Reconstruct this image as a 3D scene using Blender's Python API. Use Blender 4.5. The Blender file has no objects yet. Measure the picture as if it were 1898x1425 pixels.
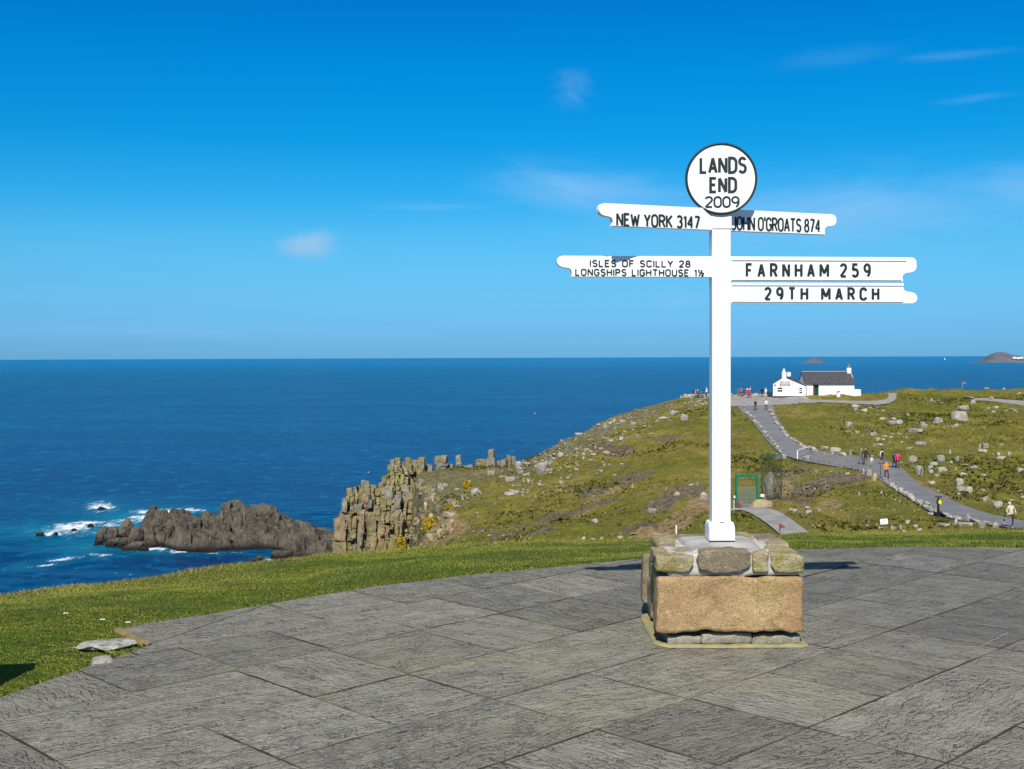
import bpy, bmesh, math, random
import numpy as np
from mathutils import Vector, Matrix
random.seed(7); rng = np.random.default_rng(7)
R_ = math.radians
sc = bpy.context.scene
C = sc.collection

# ------------------------------------------------------------------ camera
FPX = 2200.0
PITCH = math.atan(51 / FPX); ROLL = R_(0.21); EYE = Vector((0, 0, 1.6))
cr = np.array([1., 0, 0]); cu = np.array([0, math.sin(PITCH), math.cos(PITCH)]); cf = np.array([0, math.cos(PITCH), -math.sin(PITCH)])
cr2 = cr * math.cos(ROLL) - cu * math.sin(ROLL); cu2 = cu * math.cos(ROLL) + cr * math.sin(ROLL)
cam = bpy.data.cameras.new('camera'); cam.sensor_width = 36; cam.lens = FPX / 1898 * 36
cam.clip_start = 0.05; cam.clip_end = 200000
camo = bpy.data.objects.new('camera', cam); C.objects.link(camo)
m = Matrix.Identity(4)
for i in range(3):
    m[i][0] = cr2[i]; m[i][1] = cu2[i]; m[i][2] = -cf[i]; m[i][3] = EYE[i]
camo.matrix_world = m; sc.camera = camo

# ------------------------------------------------------------------ sky, sun, exposure
SUN_EL, SUN_AZ = R_(44), R_(7.5)
w = bpy.data.worlds.new('World'); sc.world = w; w.use_nodes = True
nt = w.node_tree; nt.nodes.clear()
def N(t, **k):
    n = nt.nodes.new(t)
    for a, b in k.items(): setattr(n, a, b)
    return n
def Lk(a, b): nt.links.new(a, b)
out = N('ShaderNodeOutputWorld'); bg = N('ShaderNodeBackground'); bg.inputs[1].default_value = 0.105
sky = N('ShaderNodeTexSky', sky_type='NISHITA', sun_disc=False, sun_elevation=SUN_EL, sun_rotation=math.pi + SUN_AZ,
        altitude=60, air_density=1.0, dust_density=0.15, ozone_density=2.5)
tc = N('ShaderNodeTexCoord')
sx = N('ShaderNodeSeparateXYZ'); Lk(tc.outputs['Generated'], sx.inputs[0])
# deep clear spring blue: the whole dome graded by height above the horizon
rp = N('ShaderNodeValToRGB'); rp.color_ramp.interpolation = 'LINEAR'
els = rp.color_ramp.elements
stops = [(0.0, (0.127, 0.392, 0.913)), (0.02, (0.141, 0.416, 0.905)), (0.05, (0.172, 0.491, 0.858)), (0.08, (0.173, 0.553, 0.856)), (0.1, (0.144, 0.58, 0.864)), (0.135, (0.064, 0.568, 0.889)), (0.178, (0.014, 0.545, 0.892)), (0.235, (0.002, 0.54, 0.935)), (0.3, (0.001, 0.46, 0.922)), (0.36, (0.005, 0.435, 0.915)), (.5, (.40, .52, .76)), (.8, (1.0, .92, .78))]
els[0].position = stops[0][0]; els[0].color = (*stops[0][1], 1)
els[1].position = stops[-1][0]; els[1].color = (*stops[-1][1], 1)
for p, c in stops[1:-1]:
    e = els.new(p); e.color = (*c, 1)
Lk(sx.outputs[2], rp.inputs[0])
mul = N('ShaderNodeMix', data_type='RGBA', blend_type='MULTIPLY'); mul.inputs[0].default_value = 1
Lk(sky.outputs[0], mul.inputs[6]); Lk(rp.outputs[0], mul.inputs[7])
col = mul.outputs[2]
# thin cirrus and small clouds: noise in direction space, kept to soft-edged regions of the sky
def dirv(px, py):
    v = (px - 949) / FPX * cr2 + (712.5 - py) / FPX * cu2 + cf
    return v / np.linalg.norm(v)
def cloud(col, px, py, rx, ry, scale, stretch, lo, hi, strength, tint, rot=0.0, det=6):
    c = dirv(px, py)
    mp = N('ShaderNodeMapping', vector_type='POINT')
    az = math.atan2(c[0], c[1])
    sub = N('ShaderNodeVectorMath', operation='SUBTRACT'); Lk(tc.outputs['Generated'], sub.inputs[0]); sub.inputs[1].default_value = tuple(c)
    vr = N('ShaderNodeVectorRotate', rotation_type='Z_AXIS'); vr.inputs['Angle'].default_value = az
    Lk(sub.outputs[0], vr.inputs['Vector'])
    vr2 = N('ShaderNodeVectorRotate', rotation_type='Y_AXIS'); vr2.inputs['Angle'].default_value = rot
    Lk(vr.outputs[0], vr2.inputs['Vector'])
    mp.inputs['Scale'].default_value = (FPX / rx, 4, FPX / ry); Lk(vr2.outputs[0], mp.inputs[0])
    ln = N('ShaderNodeVectorMath', operation='LENGTH'); Lk(mp.outputs[0], ln.inputs[0])
    mr = N('ShaderNodeMapRange', interpolation_type='SMOOTHSTEP'); mr.inputs[1].default_value = 1.0; mr.inputs[2].default_value = 0.0
    Lk(ln.outputs['Value'], mr.inputs[0])
    m2 = N('ShaderNodeMapping'); m2.inputs['Scale'].default_value = (scale / stretch, scale / stretch, scale); m2.inputs['Location'].default_value = (px * .013, 1.3, py * .017)
    Lk(vr2.outputs[0], m2.inputs[0])
    nz = N('ShaderNodeTexNoise'); nz.inputs['Scale'].default_value = 1; nz.inputs['Detail'].default_value = det; nz.inputs['Roughness'].default_value = .6
    nz.inputs['Distortion'].default_value = .6
    Lk(m2.outputs[0], nz.inputs['Vector'])
    ad = N('ShaderNodeMath', operation='MULTIPLY_ADD'); Lk(mr.outputs[0], ad.inputs[0]); ad.inputs[1].default_value = 0.55; Lk(nz.outputs[0], ad.inputs[2])
    m3 = N('ShaderNodeMapRange', interpolation_type='SMOOTHSTEP'); m3.inputs[1].default_value = lo; m3.inputs[2].default_value = hi
    Lk(ad.outputs[0], m3.inputs[0])
    m4 = N('ShaderNodeMath', operation='MULTIPLY'); Lk(m3.outputs[0], m4.inputs[0]); m4.inputs[1].default_value = strength
    m5 = N('ShaderNodeMath', operation='MULTIPLY'); Lk(m4.outputs[0], m5.inputs[0]); Lk(mr.outputs[0], m5.inputs[1])
    mx = N('ShaderNodeMix', data_type='RGBA'); Lk(m5.outputs[0], mx.inputs[0]); Lk(col, mx.inputs[6]); mx.inputs[7].default_value = (*tint, 1)
    return mx.outputs[2]
T1, T2 = (1.9, 4.4, 7.4), (1.6, 3.7, 6.6)
col = cloud(col, 572, 453, 96, 44, 60, 1.8, .42, 1.05, .95, (2.5, 4.5, 6.7), .10)
col = cloud(col, 1062, 162, 80, 70, 75, 1.6, .62, 1.4, .42, T2, -.3)
col = cloud(col, 1090, 355, 330, 85, 55, 5, .50, 1.2, .75, T1, -.12)
col = cloud(col, 1500, 400, 700, 130, 34, 4, .48, 1.25, .80, T1, .04)
col = cloud(col, 1760, 103, 190, 17, 90, 8, .55, 1.3, .26, T1, 0)
col = cloud(col, 1820, 180, 150, 15, 90, 8, .55, 1.3, .24, T1, .05)
col = cloud(col, 1560, 105, 260, 40, 60, 6, .65, 1.3, .1, T1, .05)
col = cloud(col, 1255, 560, 85, 18, 110, 4, .58, 1.1, .45, T1, 0)
col = cloud(col, 800, 383, 220, 18, 90, 6, .55, 1.2, .3, T1, 0)
col = cloud(col, 1885, 350, 120, 80, 60, 4, .55, 1.2, .5, T1, 0)
col = cloud(col, 250, 612, 1100, 34, 90, 12, .5, 1.2, .35, T1, 0)
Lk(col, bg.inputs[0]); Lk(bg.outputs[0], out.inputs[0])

sl = bpy.data.lights.new('sun', 'SUN'); sl.energy = 4.6; sl.angle = R_(.53); sl.color = (1, .965, .90)
so = bpy.data.objects.new('sun', sl); C.objects.link(so)
sdir = Vector((-math.sin(SUN_AZ) * math.cos(SUN_EL), -math.cos(SUN_AZ) * math.cos(SUN_EL), math.sin(SUN_EL)))
so.rotation_euler = sdir.to_track_quat('Z', 'Y').to_euler()
sc.view_settings.view_transform = 'Standard'; sc.view_settings.look = 'None'
sc.view_settings.exposure = 0.25; sc.view_settings.gamma = 1; sc.view_settings.use_curve_mapping = False

# ------------------------------------------------------------------ helpers
def tag(o, label=None, cat=None, group=None, kind=None):
    if label: o['label'] = label
    if cat: o['category'] = cat
    if group: o['group'] = group
    if kind: o['kind'] = kind
    return o
def link(name, me, parent=None, loc=None, rot=None):
    o = bpy.data.objects.new(name, me); C.objects.link(o)
    if parent: o.parent = parent
    if loc is not None: o.location = loc
    if rot is not None: o.rotation_euler = rot
    return o
def mesh(name, vs, fs, mats=None, smooth=False):
    me = bpy.data.meshes.new(name); me.from_pydata([tuple(map(float, v)) for v in vs], [], [tuple(map(int, f)) for f in fs])
    if mats is not None:
        for k in (mats if isinstance(mats, (list, tuple)) else [mats]): me.materials.append(k)
    if smooth: me.shade_smooth()
    me.update(); return me
def npmesh(name, V, Fq, mat, smooth=True):
    """V (n,3), Fq (m,k) -> mesh, fast"""
    me = bpy.data.meshes.new(name); V = np.asarray(V, np.float32); Fq = np.asarray(Fq, np.int32)
    me.vertices.add(len(V)); me.vertices.foreach_set('co', V.ravel())
    k = Fq.shape[1]; me.loops.add(Fq.size); me.loops.foreach_set('vertex_index', Fq.ravel())
    me.polygons.add(len(Fq)); me.polygons.foreach_set('loop_start', np.arange(0, Fq.size, k, dtype=np.int32))
    me.polygons.foreach_set('loop_total', np.full(len(Fq), k, np.int32))
    if smooth: me.polygons.foreach_set('use_smooth', np.ones(len(Fq), bool))
    me.materials.append(mat); me.update(calc_edges=True); me.validate(); return me
def attr(me, name, vals):
    a = me.attributes.new(name, 'FLOAT', 'POINT'); a.data.foreach_set('value', np.asarray(vals, np.float32).ravel())
def bm_mesh(name, bm, mats, smooth=False):
    me = bpy.data.meshes.new(name); bm.normal_update(); bm.to_mesh(me); bm.free()
    for k in (mats if isinstance(mats, (list, tuple)) else [mats]): me.materials.append(k)
    if smooth: me.shade_smooth()
    return me
def box_bm(bm, x0, x1, y0, y1, z0, z1):
    vs = [bm.verts.new((x, y, z)) for z in (z0, z1) for x, y in ((x0, y0), (x1, y0), (x1, y1), (x0, y1))]
    for f in ((3, 2, 1, 0), (4, 5, 6, 7), (0, 1, 5, 4), (1, 2, 6, 5), (2, 3, 7, 6), (3, 0, 4, 7)): bm.faces.new([vs[i] for i in f])
    return vs
def box(name, b, mat, parent=None, bevel=0.0, loc=None, rot=None):
    bm = bmesh.new(); box_bm(bm, *b)
    if bevel: bmesh.ops.bevel(bm, geom=bm.edges[:], offset=bevel, segments=2, affect='EDGES', profile=.6)
    return link(name, bm_mesh(name, bm, mat), parent, loc, rot)
def cyl_bm(bm, p0, p1, r0, r1=None, n=10, caps=True):
    r1 = r0 if r1 is None else r1
    p0, p1 = Vector(p0), Vector(p1); d = (p1 - p0).normalized(); q = d.to_track_quat('Z', 'Y')
    a = [bm.verts.new(p0 + q @ Vector((r0 * math.cos(t), r0 * math.sin(t), 0))) for t in [2 * math.pi * i / n for i in range(n)]]
    b = [bm.verts.new(p1 + q @ Vector((r1 * math.cos(t), r1 * math.sin(t), 0))) for t in [2 * math.pi * i / n for i in range(n)]]
    for i in range(n): bm.faces.new((a[i], a[(i + 1) % n], b[(i + 1) % n], b[i]))
    if caps: bm.faces.new(a[::-1]); bm.faces.new(b)
def cyl(name, p0, p1, r0, mat, parent=None, r1=None, n=10):
    bm = bmesh.new(); cyl_bm(bm, p0, p1, r0, r1, n); return link(name, bm_mesh(name, bm, mat), parent)
def prism(name, pts, y0, y1, mat, parent=None, bevel=0.0, loc=None, rot=None):
    """outline in xz, extruded along y"""
    bm = bmesh.new(); n = len(pts)
    a = [bm.verts.new((x, y0, z)) for x, z in pts]; b = [bm.verts.new((x, y1, z)) for x, z in pts]
    bm.faces.new(a); bm.faces.new(b[::-1])
    for i in range(n): bm.faces.new((a[i], b[i], b[(i + 1) % n], a[(i + 1) % n]))
    bmesh.ops.recalc_face_normals(bm, faces=bm.faces)
    if bevel: bmesh.ops.bevel(bm, geom=[e for e in bm.edges if abs(e.verts[0].co.y - e.verts[1].co.y) < 1e-6], offset=bevel, segments=1, affect='EDGES')
    return link(name, bm_mesh(name, bm, mat), parent, loc, rot)
# numpy value noise
def _h(ix, iy, iz, s):
    n = (ix * 374761393 + iy * 668265263 + iz * 2147483647 + s * 1274126177) & 0xffffffff
    n = ((n ^ (n >> 13)) * 1274126177) & 0xffffffff
    return ((n ^ (n >> 16)) & 0xffff) / 65535.0
def vnoise(x, y, z=0.0, s=0):
    x, y, z = np.broadcast_arrays(np.asarray(x, float), np.asarray(y, float), np.asarray(z, float))
    ix, iy, iz = np.floor(x).astype(np.int64), np.floor(y).astype(np.int64), np.floor(z).astype(np.int64)
    fx, fy, fz = x - ix, y - iy, z - iz; fx, fy, fz = [t * t * (3 - 2 * t) for t in (fx, fy, fz)]
    r = 0
    for dx in (0, 1):
        for dy in (0, 1):
            for dz in (0, 1):
                r = r + _h(ix + dx, iy + dy, iz + dz, s) * (fx if dx else 1 - fx) * (fy if dy else 1 - fy) * (fz if dz else 1 - fz)
    return r
def fbm(x, y, z=0.0, o=4, s=0):
    r, a, t = 0, 1.0, 0
    for k in range(o):
        r = r + a * (vnoise(x * 2**k + 17.3 * k, y * 2**k + 5.1 * k, np.asarray(z) * 2**k, s + k) - .5); t += a; a *= .5
    return r / t * 2          # about -1..1

# ------------------------------------------------------------------ materials
class MT:
    def __init__(s, name, rough=.8, spec=.3):
        s.m = bpy.data.materials.new(name); s.m.use_nodes = True; s.nt = s.m.node_tree
        s.b = s.nt.nodes['Principled BSDF']; s.b.inputs['Roughness'].default_value = rough
        s.b.inputs['Specular IOR Level'].default_value = spec; s.co = s.nt.nodes.new('ShaderNodeTexCoord')
    def n(s, t, **k):
        n = s.nt.nodes.new(t)
        for a, b in k.items(): setattr(n, a, b)
        return n
    def l(s, a, b): s.nt.links.new(a, b)
    def val(s, sock, v):
        if isinstance(v, (int, float)): sock.default_value = v
        elif isinstance(v, tuple): sock.default_value = (*v, 1) if len(v) == 3 and len(sock.default_value) == 4 else v
        else: s.l(v, sock)
    def mapv(s, scale=(1, 1, 1), src='Object', rot=(0, 0, 0)):
        n = s.n('ShaderNodeMapping'); n.inputs['Scale'].default_value = scale; n.inputs['Rotation'].default_value = rot
        s.l(s.co.outputs[src] if isinstance(src, str) else src, n.inputs[0]); return n.outputs[0]
    def noise(s, scale, v=None, det=4, rough=.6, dist=0, src='Object'):
        n = s.n('ShaderNodeTexNoise'); n.inputs['Scale'].default_value = scale; n.inputs['Detail'].default_value = det
        n.inputs['Roughness'].default_value = rough; n.inputs['Distortion'].default_value = dist
        s.l(v if v is not None else s.co.outputs[src], n.inputs['Vector']); return n.outputs[0]
    def voro(s, scale, v=None, feature='F1', rnd=1.0, o='Distance', src='Object'):
        n = s.n('ShaderNodeTexVoronoi', feature=feature); n.inputs['Scale'].default_value = scale; n.inputs['Randomness'].default_value = rnd
        s.l(v if v is not None else s.co.outputs[src], n.inputs['Vector']); return n.outputs[o]
    def rng(s, v, a, b, c=0.0, d=1.0, smooth=True):
        n = s.n('ShaderNodeMapRange'); n.interpolation_type = 'SMOOTHSTEP' if smooth else 'LINEAR'
        for i, q in enumerate((v, a, b, c, d)): s.val(n.inputs[i], q)
        return n.outputs[0]
    def mix(s, f, a, b, mode='MIX'):
        n = s.n('ShaderNodeMix', data_type='RGBA', blend_type=mode); s.val(n.inputs[0], f); s.val(n.inputs[6], a); s.val(n.inputs[7], b); return n.outputs[2]
    def math(s, op, a, b=0.0, c=0.0):
        n = s.n('ShaderNodeMath', operation=op); s.val(n.inputs[0], a); s.val(n.inputs[1], b); s.val(n.inputs[2], c); return n.outputs[0]
    def at(s, name):
        n = s.n('ShaderNodeAttribute', attribute_name=name); return n.outputs['Fac']
    def wpos(s):
        return s.n('ShaderNodeNewGeometry').outputs['Position']
    def base(s, c): s.val(s.b.inputs['Base Color'], c); return s
    def bump(s, h, strength=.5, dist=.02, nrm=None):
        n = s.n('ShaderNodeBump'); n.inputs['Strength'].default_value = strength; n.inputs['Distance'].default_value = dist; s.l(h, n.inputs['Height'])
        if nrm is not None: s.l(nrm, n.inputs['Normal'])
        s.l(n.outputs[0], s.b.inputs['Normal']); return n.outputs[0]
def plain(name, c, rough=.7, var=.12, scale=30, spec=.3, metal=0):
    t = MT(name, rough, spec); n = t.noise(scale)
    t.base(t.mix(t.rng(n, .3, .7), tuple(x * (1 - var) for x in c), tuple(min(1, x * (1 + var)) for x in c))); t.b.inputs['Metallic'].default_value = metal
    t.bump(n, .15, .003); return t.m

def granite(name, c1, c2, lichen, lich_c, scale=1.0, bump=.03, grain=60):
    t = MT(name, .9, .2); P = t.wpos()
    a = t.noise(.9 * scale, P, 6, .7); b = t.noise(grain * scale, P, 3, .75); e = t.noise(3.4 * scale, P, 6, .75); g2 = t.noise(grain * .33 * scale, P, 4, .7)
    c = t.mix(t.rng(a, .36, .64), c1, c2)
    c = t.mix(t.rng(g2, .5, .72, 0, .6), c, tuple(min(1, x * 1.35 + .05) for x in c1))
    c = t.mix(t.rng(b, .5, .68, 0, .7), c, tuple(x * .40 for x in c2))
    c = t.mix(t.rng(t.noise(1.7 * scale, P, 5, .7), .56, .72, 0, .55), c, tuple(x * .6 for x in c2))
    c = t.mix(t.math('MULTIPLY', t.rng(e, .62 - lichen * .22, .72 - lichen * .16), min(1, .3 + lichen * .8)), c, t.mix(t.rng(b, .35, .6), lich_c, tuple(x * .6 for x in lich_c)))
    t.base(c)
    h = t.math('ADD', t.noise(2.2 * scale, P, 9, .72), t.math('MULTIPLY', b, .22))
    t.bump(h, 1.0, bump); return t.m
# ------------------------------------------------------------------ ground shape
def ray(px, py):
    v = (px - 949) / FPX * cr2 + (712.5 - py) / FPX * cu2 + cf
    return v / v[1]                       # per metre of forward distance
def P_at(px, py, d):
    v = ray(px, py); return Vector((v[0] * d, d, 1.6 + v[2] * d))
def on_z(px, py, z=0.0):
    v = ray(px, py); d = (z - 1.6) / v[2]; return Vector((v[0] * d, d, z))
SEA = -60.0
def zz(px, py, d): return 1.6 + ray(px, py)[2] * d
# columns: px, crest(py,d), then (d,z) or ('y',py,d) for six control points up to the skyline, beyond it the cliff
def Y(px, py, d): return (d, zz(px, py, d))
def col_left(px, cy, cd, s=1.0):
    return (px, [(7.5, 0), (cd, zz(px, cy, cd)), (cd * 1.5 , zz(px, cy, cd) - 3.2), (28, -14), (60, -48), (90, -63), (120, -70), (170, -72), (200, -74), (240, -76)])
COLS = [col_left(-500, 1165, 9), col_left(-100, 1118, 9.5), col_left(0, 1108, 10), col_left(200, 1080, 11), col_left(400, 1053, 12), col_left(560, 1033, 12.8),
 (612, [(8.2, 0), Y(612, 1026, 13), (22, -4), (45, -24), (90, -45), (140, -58), (165, -60), (174, -61), (190, -66), (230, -76)]),
 (630, [(8.2, 0), Y(630, 1024, 13), (22, -4), (40, -18), (90, -32), (140, -40), (166, -44), (176, -24), (188, -44), (230, -76)]),
 (700, [(8.4, 0), Y(700, 1019, 13.4), (22, -4), (40, -14), (95, -26), (140, -31), (166, -34), (177, -17.5), (190, -34), (235, -76)]),
 (745, [(8.5, 0), Y(745, 1015, 13.5), (22, -4), (40, -13), (95, -23), (140, -27), (166, -29), (177, -15.5), (190, -30), (238, -76)]),
 (780, [(8.7, 0), Y(780, 1012, 13.6), (22, -4), (40, -12), (95, -19), Y(780, 1000, 132), Y(780, 925, 159), Y(780, 868, 176), (190, -28), (240, -76)]),
 (830, [(8.8, 0), Y(830, 1010, 13.8), (22, -4), (40, -11), Y(830, 1009, 107), Y(830, 958, 128), Y(830, 905, 154), Y(830, 866, 175), (190, -26), (245, -76)]),
 (960, [(9.0, 0), Y(960, 1004, 14), (22, -4), (40, -10), Y(960, 1007, 97), Y(960, 945, 122), Y(960, 900, 145), Y(960, 857, 172), (188, -22), (250, -76)]),
 (1020, [(9.1, 0), Y(1020, 1002, 14.2), (22, -4), (40, -10), Y(1020, 1004, 92), Y(1020, 933, 119), Y(1020, 880, 146), Y(1020, 822, 180), (196, -18), (255, -76)]),
 (1100, [(9.3, 0), Y(1100, 1001, 14.4), (22, -4), (40, -9.5), Y(1100, 1002, 88), Y(1100, 920, 118), Y(1100, 858, 150), Y(1100, 790, 192), (208, -14), (260, -76)]),
 (1180, [(9.5, 0), Y(1180, 1000, 14.6), (22, -4), (40, -9), Y(1180, 1001, 84), Y(1180, 908, 116), Y(1180, 838, 153), Y(1180, 757, 201), (216, -11), (270, -76)]),
 (1262, [(9.6, 0), Y(1262, 998, 14.7), (22, -4), (40, -9), Y(1262, 1000, 80), Y(1262, 900, 113), Y(1262, 820, 156), Y(1262, 736, 209), (224, -8), (280, -76)]),
 (1350, [(9.8, 0), Y(1350, 993, 14.8), (22, -4), (40, -9), Y(1350, 998, 79), Y(1350, 900, 113), Y(1350, 826, 153), Y(1350, 733, 212), (226, -6.5), (285, -76)]),
 (1430, [(10, 0), Y(1430, 991, 15), (22, -4), (40, -9), Y(1430, 990, 79), Y(1430, 900, 113), Y(1430, 812, 158), Y(1430, 738, 206), (232, -5.8), (290, -76)]),
 (1600, [(10, 0), Y(1600, 987, 15), (22, -4), (40, -9), Y(1600, 987, 78), Y(1600, 900, 113), Y(1600, 808, 158), Y(1600, 736, 208), (234, -6), (300, -76)]),
 (1660, [(10, 0), Y(1660, 986, 15), (22, -4), (40, -9), Y(1660, 985, 77), Y(1660, 900, 112), Y(1660, 802, 160), Y(1660, 725, 222), (240, -6), (310, -76)]),
 (1720, [(10, 0), Y(1720, 984, 15), (22, -4), (40, -9), Y(1720, 985, 77), Y(1720, 900, 112), Y(1720, 800, 161), Y(1720, 722, 226), (244, -6), (320, -76)]),
 (1898, [(10, 0), Y(1898, 980, 15), (22, -4), (40, -9), Y(1898, 983, 76), Y(1898, 900, 112), Y(1898, 800, 161), Y(1898, 715, 232), (255, -4.5), (340, -76)]),
 (2400, [(10, 0), Y(2400, 975, 16), (24, -4), (40, -8), (76, -9), (112, -9), (161, -6), (232, -2), (300, -2), (420, -60)])]
thk, prof = [], []
for px, cps in COLS:
    th = math.atan((px - 949) / FPX); thk.append(th)
    a = np.array([(0, 0)] + cps, float); a[:, 0] /= math.cos(th); prof.append(a)
thk.append(R_(50)); prof.append(np.array([(0, 0), (10, 0), (18, -.6), (28, -3), (45, -6), (80, -7), (120, -6), (180, -3), (260, 0), (340, 2), (520, -20)], float))
thk.append(R_(90)); prof.append(np.array([(0, 0), (10, 0), (18, -.1), (28, -.2), (45, 0), (80, .5), (120, 1), (180, 2), (260, 3), (340, 4), (520, 5)], float))
thk.append(R_(180)); prof.append(prof[-1].copy())
lo = np.array([(0, 0), (6, 0), (9, -.5), (14, -4), (28, -14), (60, -48), (90, -63), (120, -70), (170, -72), (200, -74), (240, -76)], float)
thk = [R_(-180), R_(-120), R_(-75), R_(-45)] + thk; prof = [prof[-1].copy(), prof[-1].copy(), lo, lo.copy()] + prof
thk = np.array(thk); prof = np.array(prof)           # (ncol, K, 2)
RR = np.concatenate([np.arange(0.5, 4, .35), np.arange(4, 18, .14), np.arange(18, 70, 1.1), np.arange(70, 240, .62), np.geomspace(241, 620, 30)])
TT = np.concatenate([np.linspace(R_(-180), R_(-33), 60, endpoint=False), np.arange(R_(-33), R_(33), R_(.125)), np.linspace(R_(33), R_(180), 60)])
tab = np.zeros((len(TT), len(RR)))
for i, t in enumerate(TT):
    j = np.clip(np.searchsorted(thk, t) - 1, 0, len(thk) - 2); f = (t - thk[j]) / (thk[j + 1] - thk[j]); f = min(max(f, 0), 1)
    pr = prof[j] * (1 - f) + prof[j + 1] * f
    tab[i] = np.interp(RR, pr[:, 0], pr[:, 1])
far = RR > 19
for _ in range(5):                                    # round the breaks of slope a little
    tt = tab.copy(); tt[:, 1:-1] = (tab[:, :-2] + 2 * tab[:, 1:-1] + tab[:, 2:]) / 4; tab[:, far] = tt[:, far]
for _ in range(2):
    tt = tab.copy(); tt[1:-1] = (tab[:-2] + 2 * tab[1:-1] + tab[2:]) / 4; tab[:, far] = tt[:, far]
def bil(tb, x, y):
    x = np.asarray(x, float); y = np.asarray(y, float)
    r = np.clip(np.hypot(x, y), RR[0], RR[-1] - 1e-3); t = np.clip(np.arctan2(x, y), TT[0], TT[-1] - 1e-6)
    i = np.clip(np.searchsorted(TT, t, side='right') - 1, 0, len(TT) - 2); j = np.clip(np.searchsorted(RR, r, side='right') - 1, 0, len(RR) - 2)
    u = (t - TT[i]) / (TT[i + 1] - TT[i]); v = (r - RR[j]) / (RR[j + 1] - RR[j])
    return tb[i, j] * (1 - u) * (1 - v) + tb[i + 1, j] * u * (1 - v) + tb[i, j + 1] * (1 - u) * v + tb[i + 1, j + 1] * u * v
def march(tb, px, py, d0=30., d1=330.):
    v = ray(px, py); d = np.arange(d0, d1, .25); z = 1.6 + v[2] * d; h = bil(tb, v[0] * d, d)
    k = np.nonzero(z <= h)[0]
    if len(k) == 0:                                   # above the skyline: take the nearest approach
        k = [int(np.argmin(z - h))]
    dd = d[k[0]]; return Vector((v[0] * dd, dd, float(bil(tb, v[0] * dd, dd))))
def inpoly(x, y, poly):
    x = np.asarray(x); y = np.asarray(y); r = np.zeros(x.shape, bool); n = len(poly)
    for i in range(n):
        x0, y0 = poly[i][0], poly[i][1]; x1, y1 = poly[(i + 1) % n][0], poly[(i + 1) % n][1]
        if y0 == y1: continue
        c = ((y0 > y) != (y1 > y)) & (x < (x1 - x0) * (y - y0) / (y1 - y0) + x0); r ^= c
    return r
def dseg(x, y, pts):
    """distance to polyline"""
    best = np.full(np.shape(x), 1e9)
    for a, b in zip(pts[:-1], pts[1:]):
        ax, ay, bx, by = a[0], a[1], b[0], b[1]; L = (bx - ax)**2 + (by - ay)**2 + 1e-9
        u = np.clip(((x - ax) * (bx - ax) + (y - ay) * (by - ay)) / L, 0, 1)
        best = np.minimum(best, np.hypot(x - ax - u * (bx - ax), y - ay - u * (by - ay)))
    return best
# paths, measured on the smooth ground
def gl(pts): return [march(tab, *p) for p in pts]
MAIN_A = gl([(1345, 741), (1362, 752), (1385, 772), (1400, 789), (1420, 814), (1440, 838), (1470, 851), (1505, 858), (1560, 867), (1600, 874), (1634, 889), (1666, 913), (1710, 941), (1735, 955), (1770, 964), (1830, 974), (1900, 983), (2000, 992)])
MAIN_B = gl([(1432, 741), (1434, 752), (1436, 764), (1442, 777), (1455, 797), (1474, 816), (1500, 831), (1520, 838), (1575, 845), (1632, 851), (1672, 865), (1689, 888), (1738, 916), (1783, 937), (1838, 955), (1868, 961), (1900, 967), (2000, 978)])
PLAZA = gl([(1330, 741), (1352, 731), (1395, 730), (1436, 731), (1436, 742), (1432, 752), (1362, 752)])
FRONT_A = gl([(1425, 741), (1480, 740.5), (1540, 741.5), (1590, 744), (1637, 743), (1648, 736), (1645, 729)])
FRONT_B = gl([(1425, 748), (1480, 745.5), (1540, 746), (1590, 750), (1640, 751), (1662, 742), (1661, 729)])
LOW_A = gl([(1352, 948), (1378, 946), (1402, 958), (1425, 974), (1440, 986), (1452, 1000)])
LOW_B = gl([(1372, 932), (1412, 940), (1440, 947), (1466, 963), (1486, 978), (1506, 992)])
FAR_A = gl([(1800, 742.5), (1830, 743), (1860, 747), (1900, 753), (1980, 764)])
FAR_B = gl([(1800, 738.5), (1830, 738), (1860, 741), (1900, 743), (1980, 750)])
def poly2(A, B): return [(p.x, p.y) for p in A] + [(p.x, p.y) for p in B[::-1]]
PATHS = [poly2(MAIN_A, MAIN_B), [(p.x, p.y) for p in PLAZA], poly2(FRONT_A, FRONT_B), poly2(LOW_A, LOW_B), poly2(FAR_A, FAR_B)]
COT = [(19.0, 204.0), (29.0, 204.0)]
# relief on top of the smooth ground
gx = np.sin(TT)[:, None] * RR[None]; gy = np.cos(TT)[:, None] * RR[None]
amp = np.clip((np.hypot(gx, gy) - 17) / 60, 0, 1)
keep = np.ones(gx.shape)
for pl in PATHS:
    dd = dseg(gx, gy, pl + [pl[0]]); ins = inpoly(gx, gy, pl); dd = np.where(ins, 0, dd); keep = np.minimum(keep, np.clip((dd - .3) / 3.5, 0, 1))
keep = np.minimum(keep, np.clip((dseg(gx, gy, [(17.5, 208), (46 * .64, 208)]) - 5) / 5, 0, 1))
rel = fbm(gx / 14, gy / 14, 0, 3, 3) * .75 + fbm(gx / 4.2, gy / 3.4, 0, 4, 9) * .62 + np.maximum(0, fbm(gx / 1.9, gy / 1.9, 0, 3, 31)) * .42
cliff = np.clip((-tab - 17) / 12, 0, 1) * (np.hypot(gx, gy) > 60)
rel = rel + cliff * (fbm(gx / 6, gy / 6, tab / 6, 4, 51) * 3.2)
H = tab + rel * amp * keep
near = np.clip((np.hypot(gx, gy) - 8) / 3, 0, 1) * (1 - np.clip((np.hypot(gx, gy) - 17) / 10, 0, 1))
H = H + near * fbm(gx / 1.1, gy / 1.1, 0, 3, 77) * .05
def ground(px, py, **k): return march(H, px, py, **k)
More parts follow.
